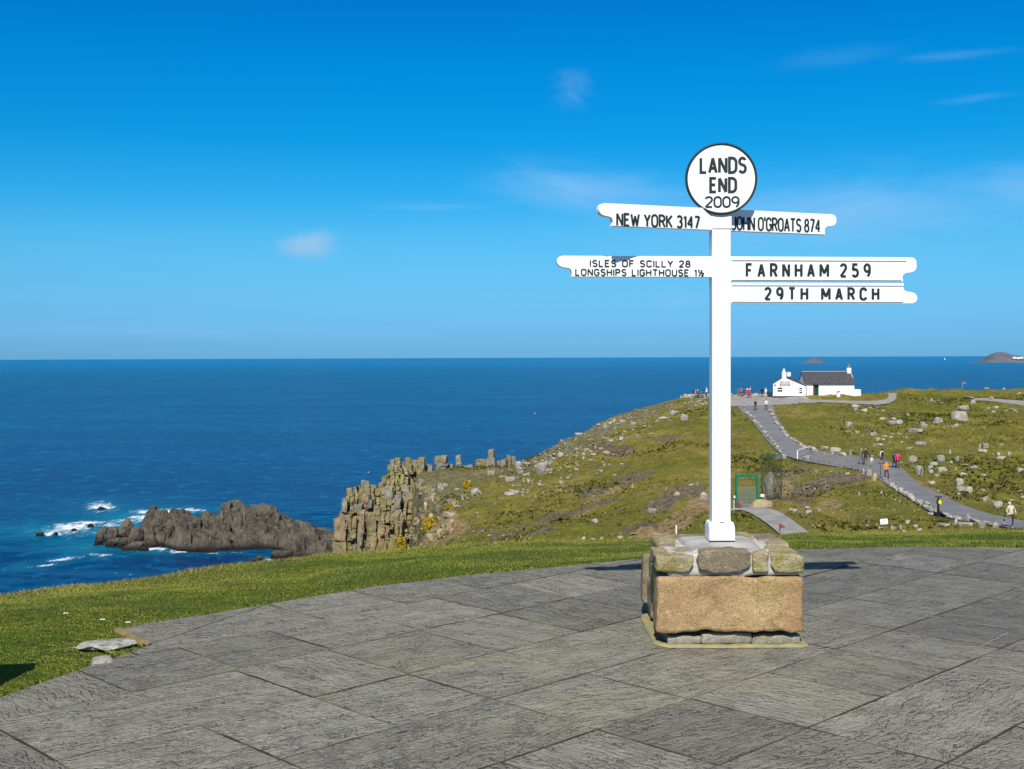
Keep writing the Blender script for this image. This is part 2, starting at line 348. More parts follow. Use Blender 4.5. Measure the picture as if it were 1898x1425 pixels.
def hz(x, y): return float(bil(H, x, y))

# terrace outline
def w2(px, py): p = on_z(px, py); return (p.x, p.y)
TERR = [(-3.5, -3), (-3.55, 3.2), w2(0, 1292), w2(272, 1197), w2(400, 1135), w2(560, 1108), w2(700, 1086), w2(850, 1068), w2(1000, 1053), w2(1200, 1034), w2(1350, 1024), w2(1490, 1017.5), w2(1700, 1013), w2(1898, 1015.5), (6.2, 9.0), (7.8, 6.5), (8.4, 3), (8.4, -3)]
NOTCH = [w2(272, 1197), w2(213, 1166), w2(400, 1135)]
TER_ALL = TERR[:4] + [w2(213, 1166)] + TERR[4:]

# ------------------------------------------------------------------ ground material and mesh
t = MT('heath_ground', .95, .1); P = t.wpos()
n1 = t.noise(.055, P, 4, .6); n2 = t.noise(.33, P, 5, .65, .4); n3 = t.noise(1.6, P, 5, .7); n4 = t.noise(.12, P, 3, .6, .5)
c = t.mix(t.rng(n1, .38, .62), (.140, .145, .016), (.225, .185, .034))
c = t.mix(t.rng(n2, .42, .66, 0, .65), c, (.085, .088, .016))
c = t.mix(t.rng(n3, .5, .72, 0, .75), c, (.25, .20, .085))
n5 = t.noise(.7, P, 5, .75, .6)
c = t.mix(t.rng(n5, .53, .66, 0, .6), c, (.075, .066, .028))
c = t.mix(t.rng(n4, .60, .70, 0, .7), c, (.13, .095, .055))
c = t.mix(t.rng(t.noise(5, P, 4, .75), .55, .75, 0, .4), c, (.07, .075, .02))
e1 = t.at('ochre'); e2 = t.at('dark'); e3 = t.at('cliff')
nn = t.noise(.9, P, 5, .7)
c = t.mix(t.rng(t.math('ADD', e2, t.math('MULTIPLY', t.math('SUBTRACT', nn, .5), .8)), .45, .62), c, t.mix(t.rng(n3, .4, .6), (.10, .08, .05), (.19, .15, .10)))
c = t.mix(t.rng(t.math('ADD', e1, t.math('MULTIPLY', t.math('SUBTRACT', nn, .5), .8)), .45, .62), c, t.mix(t.rng(n3, .4, .6), (.21, .14, .065), (.32, .225, .115)))
c = t.mix(t.rng(t.math('ADD', e3, t.math('MULTIPLY', t.math('SUBTRACT', n3, .5), 1.1)), .4, .6), c, t.mix(t.rng(nn, .4, .6), (.12, .11, .055), (.205, .18, .095)))
lawn = t.at('lawn')
lc = t.mix(t.rng(t.noise(1.6, P, 5, .7), .35, .65), (.06, .10, .008), (.12, .13, .014))
c = t.mix(lawn, c, lc)
t.base(c); t.bump(t.math('ADD', n3, t.math('MULTIPLY', t.noise(5, P, 5, .75), .6)), 1.0, .22)
M_HEATH = t.m
def ell(pts, wm, pw=1.0):
    q = gl(pts); return np.clip(1.5 - dseg(gx, gy, [(p.x, p.y) for p in q]) / wm, 0, 1)
ochre = np.maximum.reduce([ell([(1195, 993), (1235, 972), (1270, 952), (1312, 928)], 1.5), ell([(1085, 931), (1150, 905), (1160, 902)], .8) , ell([(1020, 967), (1060, 962), (1100, 945)], .7),
   ell([(700, 985), (780, 1003), (830, 990)], 3), ell([(1448, 915), (1452, 900)], 1.0), ell([(1432, 950), (1500, 945), (1545, 930)], 1.0), ell([(1650, 868), (1760, 922)], .0001 + .8)])
dark = np.maximum.reduce([ell([(1000, 966), (1040, 957), (1105, 936)], 2.3), ell([(1110, 912), (1140, 900), (1178, 888)], 2.2), ell([(1100, 826), (1150, 838)], 2.2), ell([(1215, 812), (1235, 806)], 2.2),
   ell([(900, 1000), (1000, 1000)], 1.6), ell([(1220, 938), (1300, 903)], 1.6), ell([(1455, 930), (1530, 900), (1590, 880)], 2.0), ell([(1445, 880), (1480, 870)], 1.6), ell([(1200, 965), (1170, 985)], 1.5)])
cliffm = np.maximum(cliff * 1.1, np.clip(1.1 - dseg(gx, gy, [(p.x, p.y) for p in gl([(650, 940), (760, 930), (840, 890), (930, 880), (1010, 845), (1090, 800), (1180, 763)])]) / 9, 0, .62))
cliffm = np.maximum(cliffm, np.clip(1 - dseg(gx, gy, [(p.x, p.y) for p in gl([(680, 985), (790, 960)])]) / 14, 0, 1) * .9)
lawnm = 1 - np.clip((np.hypot(gx, gy) - 17) / 6, 0, 1)
zz_ = H.copy()
ins = inpoly(gx, gy, TER_ALL); zz_ = np.where(ins, -.06, np.where(np.hypot(gx, gy) < 9, np.minimum(zz_, -.006), zz_))
# the ground dips a little below the paths' sheets
for pl in PATHS: zz_ = np.where(inpoly(gx, gy, pl), zz_ - .12, zz_)
nT, nR = gx.shape
V = np.stack([gx, gy, zz_], -1).reshape(-1, 3)
idx = np.arange(nT * nR).reshape(nT, nR)
Fq = np.stack([idx[:-1, :-1], idx[:-1, 1:], idx[1:, 1:], idx[1:, :-1]], -1).reshape(-1, 4)[:, ::-1]
me = npmesh('ground', V, Fq, M_HEATH)
attr(me, 'ochre', ochre); attr(me, 'dark', dark); attr(me, 'cliff', cliffm); attr(me, 'lawn', lawnm)
if me.polygons[5000].normal.z < 0: me.flip_normals()
tag(link('ground', me), kind='structure')

# ------------------------------------------------------------------ sea
t = MT('sea_water', .35, .03); P = t.wpos()
Rg = t.n('ShaderNodeVectorMath', operation='LENGTH'); t.l(P, Rg.inputs[0]); dist = Rg.outputs['Value']
v1 = t.mapv((.0035, .008, 1), P, (0, 0, .15)); v2 = t.mapv((.02, .06, 1), P, (0, 0, .2))
b1 = t.noise(1, v1, 5, .6, .5); b2 = t.noise(1, v2, 5, .65, .4)
c = t.mix(t.rng(b1, .38, .62), (0.0002, .036, .105), (0.0004, .080, .190))
c = t.mix(t.rng(b2, .42, .64, 0, .8), c, (0.0002, .034, .11))
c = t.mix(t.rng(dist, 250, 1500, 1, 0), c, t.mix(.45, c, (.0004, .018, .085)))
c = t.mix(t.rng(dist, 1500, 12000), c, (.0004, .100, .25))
b3 = t.noise(1, t.mapv((.030, .018, 1), P, (0, 0, .12)), 6, .72, .6)
c = t.mix(t.math('MULTIPLY', t.rng(b3, .38, .62), t.rng(dist, 5000, 900)), c, t.mix(.75, c, (.0004, .028, .11)))
b4 = t.noise(1, t.mapv((.13, .085, 1), P, (0, 0, .1)), 7, .75, .5)
c = t.mix(t.math('MULTIPLY', t.rng(b4, .50, .64), t.rng(dist, 5000, 500, .15, .8)), c, (.002, .115, .24))
foam = t.at('foam'); turq = t.at('turq')
c = t.mix(t.math('MULTIPLY', turq, t.rng(b2, .2, .6, .4, 1)), c, (.006, .19, .27))
v3 = t.mapv((.35, .10, 1), P, (0, 0, .1)); f1 = t.noise(1, v3, 6, .72, .9); f2 = t.noise(1, t.mapv((1.4, .4, 1), P), 4, .7, .5)
fm = t.rng(t.math('ADD', t.math('ADD', foam, t.math('MULTIPLY', t.math('SUBTRACT', f1, .5), 1.5)), t.math('MULTIPLY', t.math('SUBTRACT', f2, .5), .9)), .46, .92)
fm = t.math('MULTIPLY', fm, t.rng(foam, .02, .2))
# scattered whitecaps
wc = t.noise(1, t.mapv((.09, .30, 1), P, (0, 0, .1)), 3, .5); fm = t.math('MAXIMUM', fm, t.math('MULTIPLY', t.rng(wc, .765, .80), t.rng(dist, 400, 1200, .75, .35)))
c = t.mix(fm, c, (.78, .83, .86)); t.base(c); t.val(t.b.inputs['Roughness'], t.rng(fm, 0, 1, .25, .9))
s1 = t.noise(1, t.mapv((.10, .22, 1), P, (0, 0, .2)), 3, .55, .4); s2 = t.noise(1, t.mapv((.5, 1.1, 1), P, (0, 0, -.1)), 4, .65, .3)
bn = t.bump(s1, .8, 1.6); bn2 = t.bump(s2, .7, .40, bn)
M_SEA = t.m
r = np.concatenate([np.arange(60, 240, 12.), np.arange(240, 520, 1.6), np.geomspace(522, 90000, 60)])
th = np.concatenate([np.linspace(R_(-180), R_(-28), 40, endpoint=False), np.arange(R_(-28), R_(-2), R_(.16)), np.linspace(R_(-2), R_(180), 60)])
sxx = np.sin(th)[:, None] * r[None]; syy = np.cos(th)[:, None] * r[None]
swell = (np.sin(syy / 11 + fbm(sxx / 60, syy / 60, 0, 2, 5) * 5) * .22 + fbm(sxx / 7, syy / 4, 0, 3, 8) * .35) * np.clip(1 - (r[None] - 440) / 80, 0, 1) * np.clip((r[None] - 230) / 20, 0, 1)
idx = np.arange(sxx.size).reshape(sxx.shape)
Fq = np.stack([idx[:-1, :-1], idx[:-1, 1:], idx[1:, 1:], idx[1:, :-1]], -1).reshape(-1, 4)[:, ::-1]
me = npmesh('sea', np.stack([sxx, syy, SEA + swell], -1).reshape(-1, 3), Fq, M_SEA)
if me.polygons[100].normal.z < 0: me.flip_normals()
foamf = np.zeros(sxx.shape); turqf = np.zeros(sxx.shape)
def fell(px, py, rx, ry, s, rot=0.0, tq=.5):
    global foamf, turqf
    p = on_z(px, py, SEA); mx = p.y / FPX; my = p.y**2 / (61.6 * FPX)
    u = (sxx - syy * p.x / p.y) / mx; v = (p.y - syy) / my
    u, v = u * math.cos(rot) - v * math.sin(rot), u * math.sin(rot) + v * math.cos(rot)
    e = np.exp(-((u / rx)**2 + (v / ry)**2)); foamf = np.maximum(foamf, s * e)
    e2 = np.exp(-((u / rx / 1.6)**2 + (v / ry / 2.2)**2)); turqf = np.maximum(turqf, tq * s * e2)
for a in [(110, 984, 80, 9, .62, 0, 1.2), (240, 965, 60, 10, .6, 0, 1.4), (170, 1012, 60, 7, .4, 0, 1.6), (330, 1023, 40, 3, .75), (390, 1025, 30, 2, .6), (190, 940, 34, 5, .95), (185, 947, 50, 6, .55), (215, 952, 55, 4, .35), (300, 948, 70, 6, .95), (350, 945, 45, 5, .8), (270, 958, 50, 7, .8),
          (135, 976, 55, 9, .95), (165, 968, 50, 6, .8), (95, 990, 38, 6, .85), (200, 972, 40, 8, .7), (130, 996, 60, 10, .40, 0, 1.3), (170, 985, 70, 10, .5, 0, 1.5), (200, 1006, 60, 10, .35, 0, 1.3),
          (280, 1018, 45, 5, 1.0), (250, 1012, 30, 5, .9), (215, 1006, 22, 5, .8), (310, 1006, 12, 12, .7), (345, 1022, 60, 2.5, .5),
          (600, 990, 30, 4, 1.0), (575, 986, 22, 3, .9), (500, 1036, 22, 4, .6), (75, 1047, 50, 2.5, .75, .12), (120, 1036, 60, 3.0, .75, .1), (185, 1029, 40, 3.5, .7), (225, 1031, 30, 2.0, .45),
          (130, 1018, 22, 5, .45, .4), (245, 1064, 40, 3, .4), (40, 1048, 20, 2, .4), (200, 1062, 60, 2, .3), (45, 1092, 26, 3, .35), (290, 1070, 16, 2, .4), (430, 1024, 60, 2.0, .45)]: fell(*a)
attr(me, 'foam', foamf); attr(me, 'turq', np.clip(turqf, 0, 1))
tag(link('sea', me), kind='structure')

# ------------------------------------------------------------------ tarmac paths
t = MT('path_tarmac', .9, .2); P = t.wpos()
c = t.mix(t.rng(t.noise(.5, P, 5, .6), .35, .65), (.15, .147, .152), (.20, .195, .20)); c = t.mix(t.rng(t.noise(40, P, 2), .4, .7, 0, .4), c, (.2, .2, .2)); c = t.mix(t.rng(t.noise(.17, P, 3), .5, .7, 0, .5), c, (.19, .175, .15))
t.base(c); t.bump(t.noise(30, P, 3), .3, .01); M_TAR = t.m
t = MT('path_gravel', .95, .1); P = t.wpos()
c = t.mix(t.rng(t.noise(.7, P, 5, .6), .35, .65), (.24, .225, .205), (.33, .31, .28)); t.base(c); t.bump(t.noise(30, P, 3), .3, .01); M_GRAV = t.m
def resample(Pp, n):
    P_ = np.array([(p.x, p.y) for p in Pp]); s = np.r_[0, np.cumsum(np.hypot(*np.diff(P_, axis=0).T))]; u = np.linspace(0, s[-1], n)
    return np.stack([np.interp(u, s, P_[:, 0]), np.interp(u, s, P_[:, 1])], -1)
def chaikin(Pp, k=2):
    P_ = [(p[0], p[1]) for p in Pp]
    for _ in range(k):
        q = [P_[0]]
        for a, b in zip(P_[:-1], P_[1:]): q += [(a[0] * .75 + b[0] * .25, a[1] * .75 + b[1] * .25), (a[0] * .25 + b[0] * .75, a[1] * .25 + b[1] * .75)]
        P_ = q + [P_[-1]]
    return [Vector((a, b, 0)) for a, b in P_]
def strip(name, A, B, mat, lift, n=None, kind='structure'):
    # matched control points, so rows stay across the path
    seg = 10; ra, rb = [], []
    for L, o_ in ((A, ra), (B, rb)):
        L = chaikin(L, 2)
        o_.extend([(p.x, p.y) for p in L])
    Vv, Ff = [], []; k = 9
    dens_a, dens_b = [], []
    for i in range(len(ra) - 1):
        for s in range(3):
            f = s / 3; dens_a.append((ra[i][0] * (1 - f) + ra[i + 1][0] * f, ra[i][1] * (1 - f) + ra[i + 1][1] * f)); dens_b.append((rb[i][0] * (1 - f) + rb[i + 1][0] * f, rb[i][1] * (1 - f) + rb[i + 1][1] * f))
    dens_a.append(ra[-1]); dens_b.append(rb[-1])
    for a, b in zip(dens_a, dens_b):
        for j in range(k + 1):
            f = j / k; x, y = a[0] * (1 - f) + b[0] * f, a[1] * (1 - f) + b[1] * f; Vv.append((x, y, hz(x, y) + lift))
    for i in range(len(dens_a) - 1):
        for j in range(k): q = i * (k + 1) + j; Ff.append((q, q + 1, q + k + 2, q + k + 1))
    me = mesh(name, Vv, Ff, mat, True)
    if me.polygons[0].normal.z < 0: me.flip_normals()
    return tag(link(name, me), kind=kind)
strip('path', MAIN_A, MAIN_B, M_TAR, .05)
strip('path', LOW_A, LOW_B, M_GRAV, .05)
strip('path', FAR_A, FAR_B, M_GRAV, .05)
strip('path', FRONT_A, FRONT_B, M_GRAV, .054)
# plaza in front of the cottage
pts = [(p.x, p.y) for p in PLAZA]; xs = np.arange(min(p[0] for p in pts), max(p[0] for p in pts), 1.0); ys = np.arange(min(p[1] for p in pts), max(p[1] for p in pts) + 1, 1.0)
A_ = [Vector((x, min(p[1] for p in pts) + .5, 0)) for x in (PLAZA[0].x, PLAZA[3].x + .5)]; B_ = [Vector((x, max(p[1] for p in pts), 0)) for x in (PLAZA[1].x, PLAZA[3].x + .5)]
strip('road', A_, B_, M_GRAV, .058)
# ------------------------------------------------------------------ terrace of riven slabs
t = MT('paving_bed', .95, .1); P = t.wpos()
t.base(t.mix(t.rng(t.noise(2.2, P, 4), .45, .62), (.040, .036, .03), (.11, .10, .045))); t.bump(t.noise(60, P, 3), .5, .006); M_BED = t.m
t = MT('riven_stone', .85, .2); P = t.wpos()
oi = t.n('ShaderNodeObjectInfo'); rnd = oi.outputs['Random']
quart = t.math('MULTIPLY', t.math('FLOOR', t.math('MULTIPLY', rnd, 2.0)), 1.5708)
ang = t.math('ADD', t.math('ADD', quart, -.778), t.math('MULTIPLY', t.math('SUBTRACT', t.math('FRACT', t.math('MULTIPLY', rnd, 7.31)), .5), .42))
vr = t.n('ShaderNodeVectorRotate', rotation_type='Z_AXIS'); t.l(t.co.outputs['Object'], vr.inputs['Vector']); t.l(ang, vr.inputs['Angle'])
off = t.n('ShaderNodeCombineXYZ'); t.l(t.math('MULTIPLY', rnd, 37.0), off.inputs[0]); t.l(t.math('MULTIPLY', rnd, 91.0), off.inputs[1])
ad = t.n('ShaderNodeVectorMath', operation='ADD'); t.l(vr.outputs[0], ad.inputs[0]); t.l(off.outputs[0], ad.inputs[1]); v0 = ad.outputs[0]
sp = t.n('ShaderNodeSeparateXYZ'); t.l(v0, sp.inputs[0])
na = t.noise(1, t.mapv((2.2, 4.2, 1), v0), 4, .6); nb_ = t.noise(1, t.mapv((9, 17, 1), v0), 4, .65); nc = t.noise(1, t.mapv((26, 60, 1), v0), 4, .75)
# long wavy cleft ridges: each rises slowly and breaks off sharply
ph = t.math('ADD', t.math('MULTIPLY', sp.outputs[1], 19.0), t.math('ADD', t.math('MULTIPLY', na, 6.5), t.math('MULTIPLY', nb_, 2.6)))
ph = t.math('ADD', ph, t.math('MULTIPLY', nc, .5))
f = t.math('FRACT', ph)
rise = t.rng(f, 0, .78, 0, 1); fall = t.rng(f, .80, .99, 1, 0); saw = t.math('MULTIPLY', rise, fall)
amp_ = t.rng(t.noise(1, t.mapv((3.5, 8, 1), v0), 3, .6), .36, .60, .25, 1.0)
ht = t.math('ADD', t.math('MULTIPLY', saw, amp_), t.math('ADD', t.math('MULTIPLY', nb_, .8), t.math('MULTIPLY', nc, .55)))
fine = nc; r2 = t.noise(5, v0, 5, .65); r1 = nb_
c = t.mix(t.rng(r2, .3, .7), (.200, .185, .150), (.285, .266, .212))
tone = t.rng(t.math('FRACT', t.math('MULTIPLY', rnd, 13.7)), 0, 1, .76, 1.16, False)
cb = t.n('ShaderNodeCombineColor'); [t.l(tone, cb.inputs[i]) for i in range(3)]
c = t.mix(1.0, c, cb.outputs[0], 'MULTIPLY')
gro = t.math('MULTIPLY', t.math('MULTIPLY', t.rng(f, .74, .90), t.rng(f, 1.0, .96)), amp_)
c = t.mix(t.math('MULTIPLY', gro, .62), c, (.06, .055, .045))                 # grime and painted shade under each break
c = t.mix(t.math('MULTIPLY', t.math('MULTIPLY', t.rng(f, .04, .12), t.rng(f, .34, .14)), t.math('MULTIPLY', amp_, .45)), c, (.34, .325, .27))   # paler band beside each break, an embossed highlight put into the colour
c = t.mix(t.rng(fine, .57, .70, 0, .5), c, (.36, .34, .29)); c = t.mix(t.rng(fine, .44, .32, 0, .5), c, (.09, .085, .07))
# pale sandy-green stain spreading around the plinth
vsub = t.n('ShaderNodeVectorMath', operation='SUBTRACT'); t.l(P, vsub.inputs[0]); vsub.inputs[1].default_value = (.55, 6.0, 0)
vl = t.n('ShaderNodeVectorMath', operation='LENGTH'); vm = t.mapv((.62, 1.0, 0), vsub.outputs[0]); t.l(vm, vl.inputs[0])
st = t.math('MULTIPLY', t.rng(vl.outputs['Value'], 1.7, .3), t.rng(t.noise(1.5, P, 5, .6), .40, .62))
c = t.mix(t.math('MULTIPLY', st, .5), c, (.33, .30, .185))
c = t.mix(t.rng(t.noise(1.1, P, 5, .65), .62, .75, 0, .35), c, (.28, .25, .15))
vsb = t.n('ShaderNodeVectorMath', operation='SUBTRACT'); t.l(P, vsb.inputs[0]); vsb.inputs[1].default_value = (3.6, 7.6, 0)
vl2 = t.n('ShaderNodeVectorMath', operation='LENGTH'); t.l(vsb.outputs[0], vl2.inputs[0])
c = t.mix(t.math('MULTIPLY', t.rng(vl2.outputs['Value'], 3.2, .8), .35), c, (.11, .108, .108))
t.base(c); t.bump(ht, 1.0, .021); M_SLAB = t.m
M_CHALK = plain('chalk_white', (.36, .36, .34), .9)

bm = bmesh.new(); q = [bm.verts.new((x, y, -.011)) for x, y in TER_ALL]; q2 = [bm.verts.new((x, y, -.09)) for x, y in TER_ALL]
bm.faces.new(q); n = len(q)
for i in range(n): bm.faces.new((q[i], q2[i], q2[(i + 1) % n], q[(i + 1) % n]))
bmesh.ops.recalc_face_normals(bm, faces=bm.faces)
pav = link('pavement', bm_mesh('pavement', bm, M_BED)); tag(pav, kind='structure')
if pav.data.polygons[0].normal.z < 0: pav.data.flip_normals()
SA = R_(44.6); tv = np.array([math.cos(SA), math.sin(SA)]); nv = np.array([-math.sin(SA), math.cos(SA)])
def clip(poly, a, b):
    """keep the part of poly to the right of a->b (outline runs clockwise)"""
    r = []; ex, ey = b[0] - a[0], b[1] - a[1]
    f = lambda p: ex * (p[1] - a[1]) - ey * (p[0] - a[0])
    for i in range(len(poly)):
        p, q = poly[i], poly[(i + 1) % len(poly)]; fp, fq = f(p), f(q)
        if fp <= 0: r.append(p)
        if (fp < 0 < fq) or (fq < 0 < fp): s = fp / (fp - fq); r.append((p[0] + s * (q[0] - p[0]), p[1] + s * (q[1] - p[1])))
    return r
def area(p): return abs(sum(p[i][0] * p[(i + 1) % len(p)][1] - p[(i + 1) % len(p)][0] * p[i][1] for i in range(len(p)))) / 2
def slab(poly, top=0.0, tilt=.0012, name='paving_slab'):
    cx = sum(p[0] for p in poly) / len(poly); cy = sum(p[1] for p in poly) / len(poly)
    ring = []
    for i in range(len(poly)):
        a, b = poly[i], poly[(i + 1) % len(poly)]; L = math.hypot(b[0] - a[0], b[1] - a[1])
        if L < .015: continue
        k = max(1, int(L / .11)); nx, ny = (b[1] - a[1]) / L, -(b[0] - a[0]) / L
        for s in range(k):
            f = s / k; j = random.uniform(-.0028, .0028) if s else 0
            ring.append((a[0] + (b[0] - a[0]) * f + nx * j - cx, a[1] + (b[1] - a[1]) * f + ny * j - cy))
    if len(ring) < 3: return
    n = len(ring); tx, ty = random.uniform(-tilt, tilt) * 2, random.uniform(-tilt, tilt) * 2
    zt = [top + x * tx + y * ty + random.uniform(-.0008, .0008) for x, y in ring]
    V = [(x * (1 - .004 / max(.05, math.hypot(x, y))), y * (1 - .004 / max(.05, math.hypot(x, y))), z) for (x, y), z in zip(ring, zt)]
    V += [(x, y, z - .004) for (x, y), z in zip(ring, zt)] + [(x, y, -.05) for x, y in ring]
    Fc = [tuple(range(n))] + [(i, i + n, (i + 1) % n + n, (i + 1) % n) for i in range(n)] + [(i + n, i + 2 * n, (i + 1) % n + 2 * n, (i + 1) % n + n) for i in range(n)]
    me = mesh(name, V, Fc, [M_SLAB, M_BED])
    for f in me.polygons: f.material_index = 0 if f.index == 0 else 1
    if me.polygons[0].normal.z < 0: me.flip_normals()
    return link(name, me, pav, (cx, cy, 0))
rows = {2: 2.10, 3: 2.72, 4: 3.35, 5: 3.99, 6: 4.62, 7: 5.31}
def rown(k): return rows[k] if k in rows else (2.10 + (k - 2) * .632 if k < 2 else 5.31 + (k - 7) * .64)
tg = [2.635, 3.235, 3.81, 4.46, 5.11, 5.78]
def tcol(k): return tg[k] if 0 <= k < 6 else (2.635 + k * .64 if k < 0 else 5.78 + (k - 5) * .64)
nsl = 0
NA, NB, NC = w2(0, 1292), w2(272, 1197), w2(213, 1166)
HULL = [p for p in TERR if p != TERR[3]]; HULL = HULL[:3] + [NC] + HULL[3:]
def _cx(P):
    ch = True
    while ch:
        ch = False
        for i in range(len(P)):
            a, b, c_ = P[i - 1], P[i], P[(i + 1) % len(P)]
            if (b[0] - a[0]) * (c_[1] - b[1]) - (b[1] - a[1]) * (c_[0] - b[0]) > 1e-9: P = P[:i] + P[i + 1:]; ch = True; break
    return P
HULL = _cx(HULL); print('hull', len(HULL))
rs = random.Random(11)
PL_C = (1.195, 6.9)
for rk in range(-8, 13):
    n0, n1 = rown(rk) , rown(rk + 1)
    shift = {3: 0, 2: 0, 5: 0, 6: 0, 4: .0, 7: .03}.get(rk, rs.choice([0, 0, .3, .0, -.2])); k = -9
    while k < 21:
        ln = rs.choice([1, 1, 1, 1, 1, 1, 2]) if not (2 <= rk <= 6 and 0 <= k <= 4) else 1
        if rk == 2 and k == 3: ln = 2
        if rk == 4 and k in (0, 3): ln = 2
        if rk == 5 and k in (3,): ln = 2
        t0, t1 = tcol(k) + shift, tcol(k + ln) + shift; g = .0016 + rs.random() * .0016
        pq = [(t0 + g, n0 + g), (t1 - g, n0 + g), (t1 - g, n1 - g), (t0 + g, n1 - g)]
        poly = [tuple(a * tv + b * nv) for a, b in pq]
        k += ln
        cx, cy = sum(p[0] for p in poly) / 4, sum(p[1] for p in poly) / 4
        if cy < 1.6 or abs(cx) > .5 * cy + 2.8: continue
        for a, b in zip(HULL, HULL[1:] + HULL[:1]):
            if len(poly) > 2: poly = clip(poly, a, b)
        pa = clip(poly, NA, NB) if len(poly) > 2 else []
        pb_ = clip(clip(poly, NB, NA), NB, NC) if len(poly) > 2 else []
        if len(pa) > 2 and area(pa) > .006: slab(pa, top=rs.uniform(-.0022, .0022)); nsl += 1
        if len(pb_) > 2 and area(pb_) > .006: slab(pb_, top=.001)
print('slabs', nsl)
def ribbon(name, pts, wd, z, mat, parent):
    V = []; Fc = []
    for i, (x, y) in enumerate(pts):
        a = pts[max(0, i - 1)]; b = pts[min(len(pts) - 1, i + 1)]; L = math.hypot(b[0] - a[0], b[1] - a[1]); nx, ny = -(b[1] - a[1]) / L, (b[0] - a[0]) / L; ww = wd * random.uniform(.4, 1)
        V += [(x + nx * ww, y + ny * ww, z), (x - nx * ww, y - ny * ww, z)]
        if i: Fc.append((2 * i - 2, 2 * i - 1, 2 * i + 1, 2 * i))
    me = mesh(name, V, Fc, mat)
    if me.polygons[0].normal.z < 0: me.flip_normals()
    return link(name, me, parent)
def jit(a, b, n, s): return [(a[0] + (b[0] - a[0]) * i / n + random.uniform(-s, s), a[1] + (b[1] - a[1]) * i / n + random.uniform(-s, s)) for i in range(n + 1)]
for a, b in (((1692, 1139), (1775, 1152)), ((1812, 1158), (1868, 1166)), ((1820, 1200), (1868, 1175))):
    o = ribbon('chalk_mark', jit(w2(*a), w2(*b), 14, .006), .0035, .0065, M_CHALK, pav)
# ochre lichened rim of the raised corner slab
t = MT('ochre_lichen_rim', .95, .1); t.base(t.mix(t.rng(t.noise(12), .35, .65), (.26, .17, .06), (.15, .13, .07))); t.bump(t.noise(30, None, 5), .8, .01); M_RIM = t.m
a, b = w2(213, 1167), w2(276, 1196)
ed = jit(a, b, 9, .004); V = []; Fc = []
for i, (x, y) in enumerate(ed): V += [(x - .008, y - .012, -.02), (x - .002 + random.uniform(-.008, .004), y - .004, .006), (x + .012, y + .012, .0105 + random.uniform(0, .002))]
for i in range(9):
    q = i * 3; Fc += [(q, q + 1, q + 4, q + 3), (q + 1, q + 2, q + 5, q + 4)]
link('slab_rim', mesh('slab_rim', V, Fc, M_RIM, True), pav)

# ------------------------------------------------------------------ lawn grass
t = MT('grass_blade', .6, .25); tn = t.at('tint'); dr = t.at('dry')
c = t.mix(tn, (.060, .098, .011), (.235, .255, .028)); c = t.mix(dr, c, (.28, .21, .07)); t.base(c)
t.b.inputs['Transmission Weight'].default_value = 0.0
M_GR = t.m
def blades(name, n, rfun, hfun, label, seed):
    g = np.random.default_rng(seed); th = g.uniform(R_(-36), R_(33), n)
    r = rfun(th, g); x = np.sin(th) * r; y = np.cos(th) * r
    k = ~inpoly(x, y, TER_ALL); e = dseg(x, y, TER_ALL + [TER_ALL[0]]); k &= (e > .004); x, y, e = x[k], y[k], e[k]; n = len(x); r = np.hypot(x, y)
    z = bil(zz_, x, y) - .004
    z = np.maximum(z, bil(H, x, y) - .012)
    hgt, dry = hfun(x, y, g, e)
    wd = (.0019 + .0002 * r) * g.uniform(.6, 1.3, n); a = g.uniform(0, 2 * math.pi, n); ln = g.uniform(.3, 1.3, n) * hgt; la = g.uniform(0, 2 * math.pi, n)
    bx, by = np.cos(a) * wd, np.sin(a) * wd
    V = np.empty((n, 3, 3), np.float32)
    V[:, 0] = np.stack([x - bx, y - by, z], -1); V[:, 1] = np.stack([x + bx, y + by, z], -1); V[:, 2] = np.stack([x + np.cos(la) * ln, y + np.sin(la) * ln, z + hgt], -1)
    me = npmesh(name, V.reshape(-1, 3), np.arange(n * 3).reshape(-1, 3), M_GR, False)
    tint = np.clip(.45 + fbm(x / .45, y / .45, 0, 4, 21) * .8 + fbm(x / 2.2, y / 1.6, 0, 3, 23) * .6 + g.normal(0, .18, n), 0, 1)
    attr(me, 'tint', np.repeat(tint, 3)); attr(me, 'dry', np.repeat(np.clip(dry, 0, 1), 3))
    return tag(link(name, me), label, 'grass', kind='stuff')
crest_r = lambda th: np.interp(th, thk, prof[:, 2, 0])
edge_r = lambda th: np.interp(th, thk, prof[:, 1, 0])
def rf(th, g):
    c = crest_r(th) + 1.0; return 5.0 + (c - 5.0) * np.sqrt(g.uniform(0, 1, len(th)))
def hf(x, y, g, e):
    n = len(x); b = .007 + .009 * g.random(n) + .008 * np.clip(fbm(x / .35, y / .35, 0, 3, 5), 0, 1)
    b = b + .012 * (e < .05) * g.random(n)
    d = np.clip(fbm(x / .8, y / .8, 0, 3, 33) * .9 - .1, 0, .5) * .6 + (g.random(n) < .07) * .6
    return b, d
blades('grass', 560000, rf, hf, 'short green lawn between the paved terrace and the cliff edge', 3)
def rf2(th, g): return crest_r(th) + g.normal(-.1, .3, len(th))
def hf2(x, y, g, e):
    n = len(x); u = np.clip(fbm(x / .6, y / .6, 0, 2, 91) * 1.2, 0, 1); left = np.clip(-x / 2.0, .25, 1)
    return (.02 + .055 * u * left * g.random(n) + .02 * g.random(n)), .3 + .5 * u * left + g.random(n) * .2
blades('tussock_grass', 26000, rf2, hf2, 'longer brownish grass along the brink of the lawn', 4)
